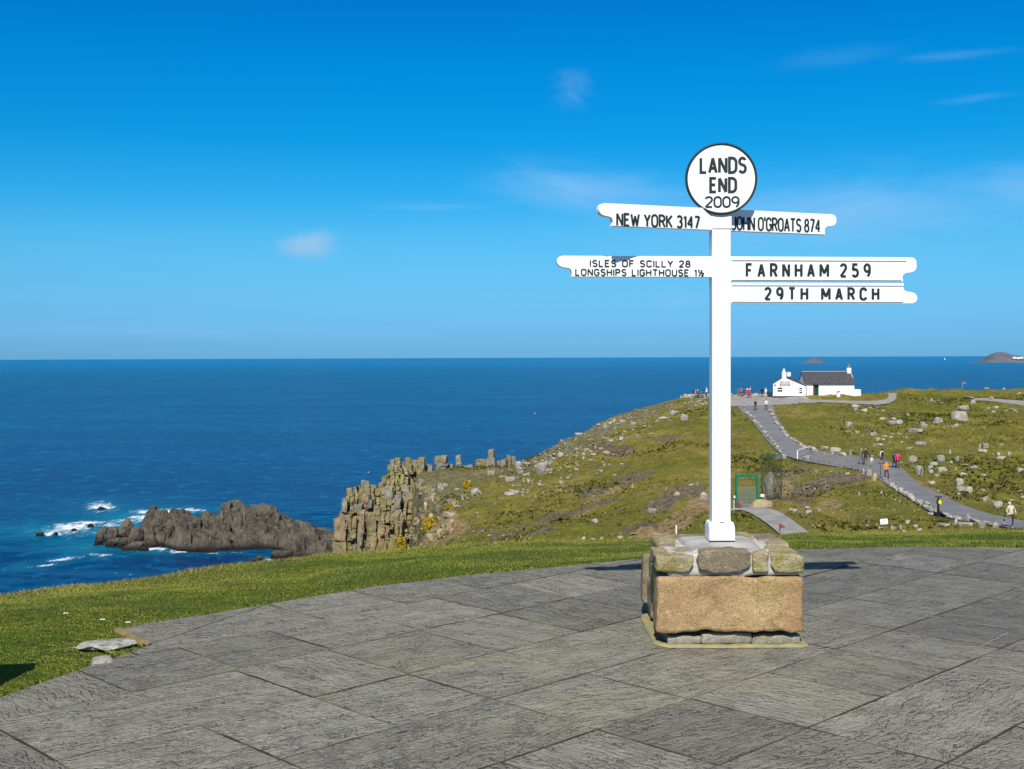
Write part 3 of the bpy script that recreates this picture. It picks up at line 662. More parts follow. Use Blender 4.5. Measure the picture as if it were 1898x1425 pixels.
# heath tufts over the far slopes
n = 50000; g = np.random.default_rng(12); th = g.uniform(R_(-9.5), R_(26), n); r = np.sqrt(g.uniform(70**2, 235**2, n)); x = np.sin(th) * r; y = np.cos(th) * r
k = bil(tab, x, y) > -24
for pl in PATHS: k &= ~inpoly(x, y, pl) & (dseg(x, y, pl) > .5)
k &= dseg(x, y, [(19.5, 208), (30, 208)]) > 4.6
x, y = x[k], y[k]; n = len(x); z = bil(zz_, x, y) - .05
bush = fbm(x / 9, y / 9, 0, 3, 61); s = g.uniform(.08, .20, n) * (1 + np.clip(bush, 0, 1) * 1.7)
V = np.empty((n, 4, 3, 3), np.float32)
for j in range(4):
    a = g.uniform(0, 6.28, n); l2 = g.uniform(.2, 1.1, n) * s; aa = g.uniform(0, 6.28, n)
    V[:, j, 0] = np.stack([x - np.cos(a) * s * .7, y - np.sin(a) * s * .7, z], -1); V[:, j, 1] = np.stack([x + np.cos(a) * s * .7, y + np.sin(a) * s * .7, z], -1)
    V[:, j, 2] = np.stack([x + np.cos(aa) * l2, y + np.sin(aa) * l2, z + s * g.uniform(.5, 1.1, n)], -1)
t = MT('heath_tuft', .85, .1); c = t.mix(t.at('tint'), (.075, .076, .015), (.22, .185, .038)); c = t.mix(t.at('dry'), c, (.28, .21, .11)); t.base(c)
me = npmesh('heath_scrub', V.reshape(-1, 3), np.arange(n * 12).reshape(-1, 3), t.m, False)
attr(me, 'tint', np.repeat(np.clip(.55 + fbm(x / 16, y / 16, 0, 4, 71) * .7 - np.clip(bush - .08, 0, 1) * 1.1 + g.normal(0, .15, n), 0, 1), 12)); attr(me, 'dry', np.repeat(np.clip((bush < -.25) * .5 + (g.random(n) < .12) * .6, 0, 1), 12))
tag(link('heath_scrub', me), 'low olive and brown heath scrub covering the headland slopes', 'heath', kind='stuff')

# ------------------------------------------------------------------ plinth
G_PINK = granite('pink_granite', (.46, .32, .155), (.36, .215, .105),   .5, (.34, .27, .09), 2.2, .030, 40)
G_LICH = granite('lichened_granite', (.46, .39, .24), (.36, .29, .16), .7, (.38, .32, .07), 4.0, .040, 26)
G_GREY = granite('grey_granite', (.34, .28, .19), (.24, .185, .12), .5, (.28, .25, .10), 4.0, .036, 26)
G_BASE = granite('pale_base_stone', (.40, .36, .28), (.30, .27, .20), .5, (.34, .30, .12), 4.0, .03, 26)
t = MT('cement_mortar', .95, .1); t.base(t.mix(t.rng(t.noise(9, None, 5), .35, .65), (.40, .38, .33), (.54, .52, .48))); t.bump(t.noise(25, None, 6, .7), .7, .012); M_MORT = t.m
t = MT('yellow_mortar', .95, .1); t.base(t.mix(t.rng(t.noise(14, None, 5), .35, .65), (.33, .28, .12), (.25, .235, .14))); t.bump(t.noise(25, None, 6, .7), .7, .01); M_YM = t.m
def rough_block(name, b, mat, parent, amp=.008, seg=.03, bev=.012, seed=0, shape=None, big=0.0):
    """stone with worn edges and an uneven face"""
    x0, x1, y0, y1, z0, z1 = b; bm = bmesh.new(); box_bm(bm, *b)
    bmesh.ops.bevel(bm, geom=bm.edges[:], offset=bev, segments=2, affect='EDGES', profile=.6)
    for ax, (a0, a1) in enumerate(((x0, x1), (y0, y1), (z0, z1))):
        k = max(1, int((a1 - a0) / seg))
        for i in range(1, k):
            co = [0, 0, 0]; co[ax] = a0 + (a1 - a0) * i / k; no = [0, 0, 0]; no[ax] = 1
            bmesh.ops.bisect_plane(bm, geom=bm.verts[:] + bm.edges[:] + bm.faces[:], plane_co=co, plane_no=no)
    co = np.array([v.co[:] for v in bm.verts]); cen = np.array([(x0 + x1) / 2, (y0 + y1) / 2, (z0 + z1) / 2])
    f = 1 / .05
    for k_ in range(3):
        d = fbm(co[:, 0] * f + seed * 7 + k_ * 31, co[:, 1] * f, co[:, 2] * f, 3, seed + k_) * amp + fbm(co[:, 0] * 6 + seed, co[:, 1] * 6 + k_ * 9, co[:, 2] * 6, 2, seed + 5 + k_) * (amp * .8 + big)
        for v, q in zip(bm.verts, d): v.co[k_] += q
    if shape: 
        for v in bm.verts: v.co = shape(v.co)
    return link(name, bm_mesh(name, bm, mat, True), parent)
PX, PY = 1.195, 6.5                 # plinth: front face at y=6.5
pl = bpy.data.objects.new('stone_plinth', None); C.objects.link(pl); pl.location = (PX, PY + .4, 0)
tag(pl, 'square plinth of rough lichened granite blocks carrying the white signpost', 'plinth')
def X(px): return (px - 949) / FPX * 6.5 - PX
def Z(py): return zz(1350, py, 6.5)
f0 = -.4
o = rough_block('granite_block', (X(1217), X(1491), f0, f0 + .15, Z(1172), Z(1070)), G_PINK, pl, .009, .022, .018, 1, lambda c: Vector((c.x, c.y, c.z + (.016 * float(fbm(c.x * 14, 3.1, 0, 3, 5)) if c.z < .14 else .007 * float(fbm(c.x * 9, 8.1, 0, 3, 6)) if c.z > .36 else 0))), .004)
tag(o, 'large pinkish orange granite block on the front face')
for i, (z0, z1, y0, y1, pr, mt) in enumerate(((.09, .19, -.245, -.08, .018, G_GREY), (.195, .29, -.245, -.11, .004, G_LICH), (.295, .39, -.25, -.06, .022, G_GREY), (.03, .235, -.075, .15, .008, G_GREY), (.24, .39, -.055, .13, .018, G_LICH), (.195, .29, -.105, -.058, .012, G_GREY), (.03, .26, .155, .39, .012, G_GREY), (.265, .39, .135, .39, .006, G_GREY))):
    rough_block('side_stone', (X(1217) + .046 - pr, X(1217) + .11, y0, y1, z0, z1), mt, pl, .012, .028, .02, 20 + i)
for i, (z0, z1, y0, y1) in enumerate(((.09, .24, -.11, .14), (.09, .25, .15, .39), (.245, .39, -.11, .2), (.255, .39, .21, .39))):
    rough_block('side_stone', (X(1491) - .06, X(1491) - .006, y0, y1, z0, z1), G_GREY, pl, .008, .04, .02, 40 + i)
for i, (a, b_) in enumerate(((1217, 1330), (1333, 1440), (1443, 1491))):
    rough_block('back_stone', (X(a), X(b_), .30, .40, .09, .39), G_GREY, pl, .01, .05, .02, 50 + i)
rough_block('mortar_core', (X(1240), X(1478), -.26, .34, .02, .40), M_MORT, pl, .004, .08, .01, 60)
rough_block('mortar_joint', (X(1240), X(1484), -.378, .375, .385, .505), M_MORT, pl, .007, .035, .02, 61, None, .006)
def base_shape(seed):
    return None
for i, (a, b_, h) in enumerate(((1240, 1300, .040), (1301, 1398, .052), (1399, 1487, .048))):
    rough_block('base_stone', (X(a), X(b_), f0 + .035, f0 + .13,   .004, h + .012), G_BASE, pl, .009, .03, .014, 70 + i)
rough_block('base_stone', (X(1234), X(1246) , f0 + .10, .38, .004, .07), G_GREY, pl, .008, .05, .014, 75)
# mortar fillet round the foot
rim = bmesh.new()
o_ = [(-.418, f0 - .03), (X(1491) + .022, f0 - .03), (X(1491) + .03, .43), (-.418, .43)]
prof_r = [(0, .001), (.004, .009), (.016, .016), (.034, .015), (.05, .006), (.10, .004)]
rings = []
def rrect(k, r=.12, n=7):
    x0, y0, x1, y1 = o_[0][0] + k, o_[0][1] + k, o_[2][0] - k, o_[2][1] - k; r = max(.01, r - k * .6); pts = []
    for cx, cy, a0 in ((x1 - r * .4, y0 + r * .4, -90), (x1 - r * .4, y1 - r * .4, 0), (x0 + r, y1 - r, 90), (x0 + r, y0 + r, 180)):
        rr_ = r * .4 if cx > 0 else r
        pts += [(cx + rr_ * math.cos(R_(a0 + 90 * i / (n - 1))), cy + rr_ * math.sin(R_(a0 + 90 * i / (n - 1)))) for i in range(n)]
    out = []
    for a, b in zip(pts, pts[1:] + pts[:1]):
        L = math.hypot(b[0] - a[0], b[1] - a[1]); m_ = 12 if L > .2 else 1
        out += [(a[0] + (b[0] - a[0]) * i / m_, a[1] + (b[1] - a[1]) * i / m_) for i in range(m_)]
    return out
for k, z in prof_r:
    rings.append([rim.verts.new((x + random.uniform(-.005, .005), y + random.uniform(-.005, .005), z + random.uniform(-.005, .005) * (z > .005))) for x, y in rrect(k)])
for a, b_ in zip(rings[:-1], rings[1:]):
    for i in range(len(a)): rim.faces.new((a[i], a[(i + 1) % len(a)], b_[(i + 1) % len(a)], b_[i]))
bmesh.ops.recalc_face_normals(rim, faces=rim.faces)
o = link('mortar_rim', bm_mesh('mortar_rim', rim, M_YM, True), pl)
if o.data.polygons[0].normal.z < 0: o.data.flip_normals()
# capping stones: front row shaped, then left, back and right
def sh(fn): return fn
def wedge(x0, x1, pts):
    """lower the bottom / raise the top by x: pts = [(px, bottom_py, top_py)]"""
    xs_ = [X(p[0]) for p in pts]; bo = [Z(p[1]) for p in pts]; tp = [Z(p[2]) for p in pts]; B0, T0 = .385, .52
    def f(co):
        b = np.interp(co.x, xs_, bo); tt = np.interp(co.x, xs_, tp); k = (co.z - B0) / (T0 - B0); return Vector((co.x, co.y, b + (tt - b) * k))
    return f
def cap(a, b_, y0, y1, mt, seed, pts=None, z0=.385, z1=.52, amp=.012):
    return rough_block('cap_stone', (X(a), X(b_), y0, y1, z0, z1), mt, pl, amp, .024, .015, seed, wedge(a, b_, pts) if pts else None)
cap(1217, 1287, f0 - .004, f0 + .30, G_LICH, 81, [(1217, 1058, 1028), (1235, 1062, 1030), (1275, 1061, 1030), (1289, 1040, 1030)])
cap(1294, 1392, f0 - .006, f0 + .10, G_GREY, 82, [(1292, 1054, 1036), (1300, 1057, 1020), (1345, 1064, 1015), (1365, 1063, 1018), (1390, 1050, 1022), (1396, 1046, 1030)])
cap(1394, 1425, f0 - .002, f0 + .08, G_LICH, 83, [(1393, 1058, 1030), (1402, 1062, 1024), (1415, 1064, 1020), (1426, 1062, 1026)])
cap(1431, 1491, f0 - .006, f0 + .30, G_LICH, 84, [(1430, 1048, 1030), (1438, 1062, 1028), (1470, 1063, 1026), (1491, 1064, 1032)])
cap(1232, 1268, f0 + .305, .0, G_GREY, 85, None, .395, .512)
cap(1237, 1276, .005, .40, G_LICH, 86, None, .395, .515)
cap(1272, 1370, .20, .40, G_GREY, 87, None, .395, .508)
cap(1373, 1438, .16, .40, G_LICH, 88, None, .395, .518)
cap(1440, 1490, .10, .40, G_GREY, 89, None, .395, .512)
cap(1446, 1490, f0 + .305, .095, G_LICH, 90, None, .395, .514)
# smooth cement pad under the post
t = MT('smooth_cement', .85, .2); t.base(t.mix(t.rng(t.noise(6, None, 5), .35, .65), (.28, .265, .24), (.44, .42, .38))); t.bump(t.noise(18, None, 5), .5, .01); M_CEM = t.m
rough_block('cement_pad', (X(1285), X(1425), -.33, .22, .46, .522), M_CEM, pl, .003, .035, .03, 91, lambda c: Vector((c.x, c.y, c.z + .022 * math.exp(-((c.x - .005)**2 + (c.y + .02)**2) / .02) * (c.z > .49))))

# ------------------------------------------------------------------ signpost
t = MT('white_gloss_paint', .45, .4); n_ = t.noise(3, None, 5, .6); n2_ = t.noise(22, None, 4, .7)
c = t.mix(t.rng(n_, .4, .7, 0, .5), (.86, .86, .845), (.80, .80, .775)); c = t.mix(t.rng(n2_, .66, .78, 0, .5), c, (.62, .60, .54)); t.base(c); t.bump(t.noise(14, None, 4), .12, .004); M_WH = t.m
M_BK = plain('dark_green_black_paint', (.018, .026, .024), .5, .2)
M_GRAY = plain('worn_grey_metal', (.3, .3, .3), .5)
SX, SY = 1.2, 6.85
post = bpy.data.objects.new('signpost', None); C.objects.link(post); post.location = (SX, SY, .54)
tag(post, 'tall white signpost with round nameplate and five arms on the granite plinth', 'signpost')
ZB = .54
def bevbox(name, b, bev=.006, seg=2, mat=None, par=None, rot=None):
    return box(name, b, mat or M_WH, par or post, bev, rot=rot)
bevbox('post', (-.054, .054, -.054, .054, .0, 2.325 - ZB), .009)
bevbox('post_cap', (-.058, .058, -.058, .058, 2.327 - ZB, 2.50 - ZB), .008)
def foot(y0, y1, x0, x1, name='base_collar'):
    pts = []
    return pts
r_ = .03
pts = [(-.073, .004), (.073, .004), (.073, .075)] + [(.073 - r_ + r_ * math.cos(a), .075 + r_ * math.sin(a)) for a in np.linspace(.3, 1.57, 5)] + [(.0545, .105)] + [(-.0545, .105)] + [(-(.073 - r_ + r_ * math.cos(a)), .075 + r_ * math.sin(a)) for a in np.linspace(1.57, .3, 5)] + [(-.073, .075)]
prism('base_collar', pts, -.083, -.0565, M_WH, post, .003)
prism('base_collar', pts, .0565, .083, M_WH, post, .003)
for s in (-1, 1):
    p2 = [(s * .0565, .004), (s * .0735, .004), (s * .0735, .09), (s * .070, .103), (s * .063, .108), (s * .0565, .104)]
    prism('base_collar', p2, -.0555, .0555, M_WH, post, .002)
# --- stroke font
def arc(cx, cy, rx, ry, a0, a1, n=9): return [(cx + rx * math.cos(R_(a0 + (a1 - a0) * i / (n - 1))), cy + ry * math.sin(R_(a0 + (a1 - a0) * i / (n - 1)))) for i in range(n)]
W = .5
G = {
 'A': (W, [[(0, 0), (.25, 1), (.5, 0)], [(.09, .30), (.41, .30)]]),
 'C': (W, [arc(.25, .74, .25, .26, 10, 180) + arc(.25, .26, .25, .26, 180, 350)]),
 'D': (W, [[(.2, 0), (0, 0), (0, 1), (.2, 1)] + arc(.2, .70, .3, .30, 90, 0, 6) + arc(.2, .30, .3, .30, 0, -90, 6)[:-1] + [(.2, 0)]]),
 'E': (.42, [[(.42, 0), (0, 0), (0, 1), (.42, 1)], [(0, .52), (.36, .52)]]),
 'F': (.42, [[(0, 0), (0, 1), (.42, 1)], [(0, .52), (.36, .52)]]),
 'G': (W, [arc(.25, .74, .25, .26, 10, 180) + arc(.25, .26, .25, .26, 180, 360) + [(.5, .46), (.28, .46)]]),
 'H': (W, [[(0, 0), (0, 1)], [(.5, 0), (.5, 1)], [(0, .52), (.5, .52)]]),
 'I': (.0, [[(0, 0), (0, 1)]]),
 'J': (.34, [[(.34, 1), (.34, .22)] + arc(.14, .20, .20, .20, 0, -150, 8)]),
 'K': (W, [[(0, 0), (0, 1)], [(.5, 1), (.0, .42)], [(.14, .56), (.5, 0)]]),
 'L': (.4, [[(0, 1), (0, 0), (.4, 0)]]),
 'M': (.66, [[(0, 0), (0, 1), (.33, .25), (.66, 1), (.66, 0)]]),
 'N': (W, [[(0, 0), (0, 1), (.5, 0), (.5, 1)]]),
 'O': (.52, [arc(.26, .72, .26, .28, 0, 180) + arc(.26, .28, .26, .28, 180, 360)[:-1] + [(.52, .28), (.52, .72)]]),
 'P': (.46, [[(0, 0), (0, 1), (.22, 1)] + arc(.22, .74, .24, .26, 90, -90, 9) + [(0, .48)]]),
 'R': (.48, [[(0, 0), (0, 1), (.24, 1)] + arc(.24, .75, .24, .25, 90, -90, 9) + [(0, .50)], [(.24, .50), (.5, 0)]]),
 'S': (.46, [arc(.23, .75, .22, .25, 25, 180, 8) + arc(.23, .75, .22, .22, 180, 260, 4)[1:] + arc(.23, .26, .23, .26, 85, 0, 6) + arc(.23, .26, .23, .26, 0, -155, 8)[1:]]),
 'T': (W, [[(0, 1), (.5, 1)], [(.25, 1), (.25, 0)]]),
 'U': (W, [[(0, 1), (0, .26)] + arc(.25, .26, .25, .26, 180, 360) + [(.5, 1)]]),
 'W': (.72, [[(0, 1), (.18, 0), (.36, .85), (.54, 0), (.72, 1)]]),
 'Y': (W, [[(0, 1), (.25, .46), (.5, 1)], [(.25, .46), (.25, 0)]]),
 '&': (.5, [[(.5, 0), (.1, .75)] + arc(.22, .82, .13, .18, 200, 0, 8) + [(.05, .35)] + arc(.2, .2, .2, .2, 140, 330, 8) + [(.5, .45)]]),
 '0': (.46, [arc(.23, .70, .23, .30, 0, 180) + arc(.23, .30, .23, .30, 180, 360)[:-1] + [(.46, .30), (.46, .70)]]),
 '1': (.16, [[(0, .80), (.16, 1), (.16, 0)]]),
 '2': (.46, [arc(.23, .74, .23, .26, 165, -35, 10) + [(0, .0), (.46, .0)]]),
 '3': (.44, [arc(.20, .76, .22, .24, 150, -90, 9), arc(.20, .26, .24, .26, 90, -150, 10)]),
 '4': (.48, [[(.36, 0), (.36, 1), (0, .30), (.48, .30)]]),
 '5': (.46, [[(.42, 1), (.06, 1), (.02, .52)] + arc(.21, .30, .25, .30, 120, -150, 12)]),
 '7': (.44, [[(0, 1), (.44, 1), (.14, 0)]]),
 '8': (.46, [arc(.23, .76, .19, .24, -90, 270, 16), arc(.23, .26, .23, .26, 90, 450, 16)]),
 '9': (.46, [arc(.23, .70, .23, .30, 0, 360, 18), arc(.23, .70, .23, .30, 0, -10, 2) + arc(.16, .45, .30, .45, 0, -70, 8)]),
 "'": (.0, [[(0, 1.08), (0, .78)]]),
 '½': (.62, [[(.0, .88), (.1, 1), (.1, .52)], [(.10, .0), (.46, 1)], [(x * .26 + .36, y * .5) for x, y in arc(.23 / .46, .74, .5, .26, 165, -35, 8) + [(0, 0), (1, 0)]]]),
}
def text_mesh(out, s, x0, x1, z0, z1, y, sw, gap=.2, space=.42, shear=0.0, depth=.0016, slope=0.0):
    """lay stroke lettering in the xz plane facing -y, filling x0..x1"""
    h = z1 - z0; tot = 0; first = True
    for ch in s:
        if ch == ' ': tot += space; continue
        tot += G[ch][0] + gap
    tot -= gap
    kx = (x1 - x0 - sw) / tot; x = x0 + sw / 2; hh = h - sw; cnt = 0
    for ch in s:
        if ch == ' ': x += space * kx; continue
        wg, sts = G[ch]; bm = bmesh.new()
        sts2 = []
        for st in sts:
            cur = [st[0]]
            for i_ in range(1, len(st)):
                cur.append(st[i_])
                if i_ < len(st) - 1:
                    a_, b_, c_ = st[i_ - 1], st[i_], st[i_ + 1]; v1 = ((b_[0] - a_[0]) * kx, (b_[1] - a_[1]) * hh); v2 = ((c_[0] - b_[0]) * kx, (c_[1] - b_[1]) * hh)
                    d_ = (v1[0] * v2[0] + v1[1] * v2[1]) / (math.hypot(*v1) * math.hypot(*v2) + 1e-12)
                    if d_ < -.2: sts2.append(cur); cur = [st[i_]]
            sts2.append(cur)
        for st in sts2:
            pts = [(x + px_ * kx, z0 + sw / 2 + py_ * hh) for px_, py_ in st]
            pts = [(a + (b - z0) * shear, b + slope * (a - x0)) for a, b in pts]
            closed = math.hypot(pts[0][0] - pts[-1][0], pts[0][1] - pts[-1][1]) < sw * .5 and len(pts) > 4
            q = [pts[0]]
            for p in pts[1:]:
                if math.hypot(p[0] - q[-1][0], p[1] - q[-1][1]) > sw * .12: q.append(p)
            if closed and math.hypot(q[0][0] - q[-1][0], q[0][1] - q[-1][1]) < sw * .3: q.pop()
            n = len(q)
            if n < 2: continue
            L_, R2 = [], []
            for i in range(n):
                a = q[i - 1] if (i or closed) else None; b = q[(i + 1) % n] if (i < n - 1 or closed) else None; p = q[i]
                def nrm(u, v): d = math.hypot(v[0] - u[0], v[1] - u[1]); return (-(v[1] - u[1]) / d, (v[0] - u[0]) / d)
                if a is None: nn_ = nrm(p, b); ms = 1
                elif b is None: nn_ = nrm(a, p); ms = 1
                else:
                    n1_, n2__ = nrm(a, p), nrm(p, b); mx_, my_ = n1_[0] + n2__[0], n1_[1] + n2__[1]; d = math.hypot(mx_, my_)
                    if d < 1e-3: nn_ = n1_; ms = 1
                    else: nn_ = (mx_ / d, my_ / d); ms = min(1.9, 1 / max(.3, nn_[0] * n1_[0] + nn_[1] * n1_[1]))
                L_.append((p[0] + nn_[0] * sw / 2 * ms, p[1] + nn_[1] * sw / 2 * ms)); R2.append((p[0] - nn_[0] * sw / 2 * ms, p[1] - nn_[1] * sw / 2 * ms))
            yy = y - depth - .00035 * (cnt % 4); cnt += 1
            vl = [bm.verts.new((a, yy, b)) for a, b in L_]; vr_ = [bm.verts.new((a, yy, b)) for a, b in R2]
            wl = [bm.verts.new((a, y, b)) for a, b in L_]; wr = [bm.verts.new((a, y, b)) for a, b in R2]
            for i in range(n if closed else n - 1):
                j = (i + 1) % n
                for f in ((vl[i], vl[j], vr_[j], vr_[i]), (wl[i], wl[j], vl[j], vl[i]), (vr_[i], vr_[j], wr[j], wr[i])): bm.faces.new(f)
        bmesh.ops.recalc_face_normals(bm, faces=bm.faces); out.append(bm); x += (wg + gap) * kx
def lettering(name, parent, y, sw, items, mat=None, **k):
    out = []
    for it in items: text_mesh(out, it[0], *it[1], y, sw, **k)
    for bm in out: link('letter', bm_mesh('letter', bm, mat or M_BK), parent)
# --- round nameplate
disc = bpy.data.objects.new
DZ = zz(1337, 331, 6.779) - ZB; DX = ray(1337, 331)[0] * 6.779 - SX; DR = 65.5 / FPX * 6.779
bm = bmesh.new(); cyl_bm(bm, (DX, -.071, DZ), (DX, -.0588, DZ), DR, None, 64)
bmesh.ops.bevel(bm, geom=[e for e in bm.edges if len(e.link_faces) == 2 and abs(e.link_faces[0].normal.dot(e.link_faces[1].normal)) < .5], offset=.003, segments=2, affect='EDGES')
plate = link('nameplate', bm_mesh('nameplate', bm, M_WH, False), post); plate['label'] = 'round white nameplate with a dark rim'
bm = bmesh.new()
for i in range(64):
    a0, a1 = 2 * math.pi * i / 64, 2 * math.pi * (i + 1) / 64
    pr = [(DR - .0105, -.0715), (DR - .0095, -.0755), (DR - .001, -.0755), (DR + .0028, -.071), (DR + .0028, -.0595)]
    for (ra, ya), (rb, yb) in zip(pr[:-1], pr[1:]):
        bm.faces.new([bm.verts.new((DX + rr * math.cos(a), yy, DZ + rr * math.sin(a))) for rr, yy, a in ((ra, ya, a0), (rb, yb, a0), (rb, yb, a1), (ra, ya, a1))])
bmesh.ops.remove_doubles(bm, verts=bm.verts, dist=1e-5); bmesh.ops.recalc_face_normals(bm, faces=bm.faces)
link('rim', bm_mesh('rim', bm, M_BK, True), plate)
dx = lambda px: ray(px, 331)[0] * 6.777 - SX
dz = lambda py: zz(1337, py, 6.777) - ZB
lettering('lettering', plate, -.0712, .0160, [('LANDS', (dx(1296.5), dx(1384.5), dz(322), dz(290)))], gap=.24)
lettering('lettering', plate, -.0712, .0162, [('END', (dx(1314.5), dx(1366.5), dz(358), dz(327.5)))], gap=.26)
lettering('lettering', plate, -.0712, .0108, [('2009', (dx(1306), dx(1371), dz(385), dz(363)))], gap=.16)
box('plate_bracket', (-.035, .035, -.0583, .02, 2.502 - ZB, 2.74 - ZB), M_WH, post, .004)
# --- arms
def uz(px, py, ang, yoff=-.030):
    v = ray(px, py); tt = v[0]; c_, s_ = math.cos(ang), math.sin(ang)
    # point on the front face of the board: (SX + u c - yoff*... )
    fx, fy = SX - yoff * s_, SY + yoff * c_
    u = (fy * tt - fx) / (c_ - tt * s_); Yd = fy + u * s_; return u, 1.6 + v[2] * Yd - ZB
def arm_outline(L, h, inner, flip=False):
    p = [(inner, 0), (L - .082, 0), (L - .086, .022), (L - .081, .040), (L - .066, .049), (L - .035, .053), (L - .015, .060), (L - .003, .074), (L, .088), (L - .003, h - .018), (L - .014, h - .006), (L - .032, h), (inner, h)]
    if flip: p = [(a, h - b) for a, b in p]
    return p
def arm(ang, L, z0, h, side, texts, sw, y0=-.030, y1=.006, flip=False, label=None, inner=.0, **k):
    root = None
    pts = arm_outline(L, h, inner, flip)
    if side < 0: pts = [(-a, b) for a, b in pts]
    pts = [(a, b + z0) for a, b in pts]
    o = prism('arm', pts, y0, y1, M_WH, post, .002, rot=(0, 0, ang))
    if label: o['label'] = label
    for s, box4 in texts:
        (xa, ya), (xb, yb), zt, zb = box4
        u0, zA = uz(xa, ya, ang, y0); u1, zB = uz(xb, yb, ang, y0); hgt = zt
        lettering('lettering', o, y0 - .0004, sw, [(s, (u0, u1, zA, zA + hgt))], slope=(zB - zA) / (u1 - u0), **k)
    return o
UP = R_(21.7); LO = R_(5.5)
zu = 2.445 - ZB - .125
arm(UP, .785, zu, .124, -1, [('NEW YORK 3147', ((1142, 419), (1297.5, 424.5), .075, 0))], .0116, label='arm reading NEW YORK 3147', gap=.22, space=.34, inner=.045)
arm(UP, .79, zu, .124, 1, [("JOHN O'GROATS 874", ((1356, 426.5), (1520.5, 431.5), .082, 0))], .0106, label="arm reading JOHN O'GROATS 874", gap=.2, space=.30, inner=.045)
zl = 2.172 - ZB
arm(LO, .951, zl - .119, .119, -1, [('ISLES OF SCILLY 28', ((1093, 494.8), (1280, 496), .042, 0)), ('LONGSHIPS LIGHTHOUSE 1½', ((1066, 511.2), (1305, 512.7), .042, 0))], .0078, label='arm reading ISLES OF SCILLY 28 LONGSHIPS LIGHTHOUSE', gap=.26, space=.5, inner=.045)
b1 = arm(LO, 1.165, zl - .142, .142, 1, [('FARNHAM 259', ((1382, 514.5), (1614, 514.5), .084, 0))], .0146, label='arm reading FARNHAM 259', gap=.62, space=.55, inner=.045)
b2 = arm(LO, 1.170, 1.902 - ZB, .120, 1, [('29TH MARCH', ((1416, 557), (1630, 557.5), .079, 0))], .0146, flip=True, label='arm reading 29TH MARCH', gap=.62, space=.75, inner=.045)
# thin letter rails on the two changeable boards
for bo, z_, a0, a1 in ((b1, zl - .022, .06, 1.10), (b1, zl - .134, .06, 1.07), (b2, 1.902 - ZB + .104, .06, 1.08), (b2, 1.902 - ZB + .010, .06, 1.08)):
    box('letter_rail', (a0, a1, -.0365, -.0302, z_, z_ + .006), M_WH, bo, .0012)
for bo, z_ in ((b1, zl), (b2, 1.902 - ZB)):
    pass
# ------------------------------------------------------------------ rocks
B_PALE = granite('pale_weathered_granite', (.44, .41, .34), (.33, .30, .24), .3, (.32, .27, .13), .8, .12, 9)
B_GREY = granite('grey_weathered_granite', (.34, .32, .27), (.25, .23, .18), .35, (.33, .29, .14), .8, .12, 9)
B_OCH = granite('ochre_lichened_granite', (.44, .33, .17), (.36, .29, .18), .4, (.48, .36, .09), .8, .12, 9)
CRAG = granite('crag_granite', (.29, .24, .14), (.20, .165, .10), .7, (.30, .275, .05), .30, .35, 5)
CRAG_W = granite('warm_crag_granite', (.34, .24, .14), (.24, .18, .11), .3, (.36, .32, .09), .30, .35, 5)
CRAG_D = granite('cold_crag_granite', (.27, .25, .20), (.19, .17, .135), .3, (.28, .27, .10), .30, .35, 5)
t = MT('reef_rock', .85, .25); P = t.wpos(); hsep = t.n('ShaderNodeSeparateXYZ'); t.l(P, hsep.inputs[0])
c = t.mix(t.rng(t.noise(.16, P, 6, .65), .35, .65), (.060, .049, .037), (.185, .158, .115)); c = t.mix(t.rng(t.noise(1.1, P, 5, .7), .45, .7, 0, .7), c, (.28, .245, .18))
c = t.mix(t.rng(hsep.outputs[2], SEA + 2.6, SEA + .6), c, (.020, .017, .015)); c = t.mix(t.math('MULTIPLY', t.rng(hsep.outputs[2], SEA + 9, SEA + 14), .5), c, (.25, .22, .175))  # paler top by height: sunlight painted into the rock colour
t.base(c); t.bump(t.noise(.7, P, 9, .8), 1.0, 1.6); M_REEF = t.m
def rock_mesh(name, seed, mat, pts=16, flat=1.0, sharp=.0, bev=.06):
    g = random.Random(seed); bm = bmesh.new()
    for i in range(pts):
        v = Vector((g.gauss(0, 1), g.gauss(0, 1), g.gauss(0, 1))).normalized()
        v = Vector([math.copysign(abs(q) ** .62, q) for q in v]) * g.uniform(.82, 1.02)
        k = 1 - sharp * max(0, v.z); bm.verts.new((v.x * .5 * k, v.y * .5 * k, .5 + v.z * .5 * flat))
    r = bmesh.ops.convex_hull(bm, input=bm.verts[:]); bmesh.ops.delete(bm, geom=[e for e in r['geom_interior'] if isinstance(e, bmesh.types.BMVert)], context='VERTS')
    loose = [v for v in bm.verts if not v.link_faces]
    if loose: bmesh.ops.delete(bm, geom=loose, context='VERTS')
    if bev: bmesh.ops.bevel(bm, geom=bm.edges[:], offset=bev, segments=1, affect='EDGES')
    zs = [v.co.z for v in bm.verts]; a, b = min(zs), max(zs); xs = [v.co.x for v in bm.verts]; xw = max(xs) - min(xs)
    ys = [v.co.y for v in bm.verts]; cx_, cy_ = (max(xs) + min(xs)) / 2, (max(ys) + min(ys)) / 2
    for v in bm.verts: v.co.z = (v.co.z - a) / (b - a); v.co.x = (v.co.x - cx_) / xw; v.co.y = (v.co.y - cy_) / xw
    return bm_mesh(name, bm, mat)
RK = {k: [rock_mesh('boulder', 100 * j + i, mt, 15 + i % 3 * 4) for i in range(7)] for j, (k, mt) in enumerate((('p', B_PALE), ('g', B_GREY), ('o', B_OCH)))}
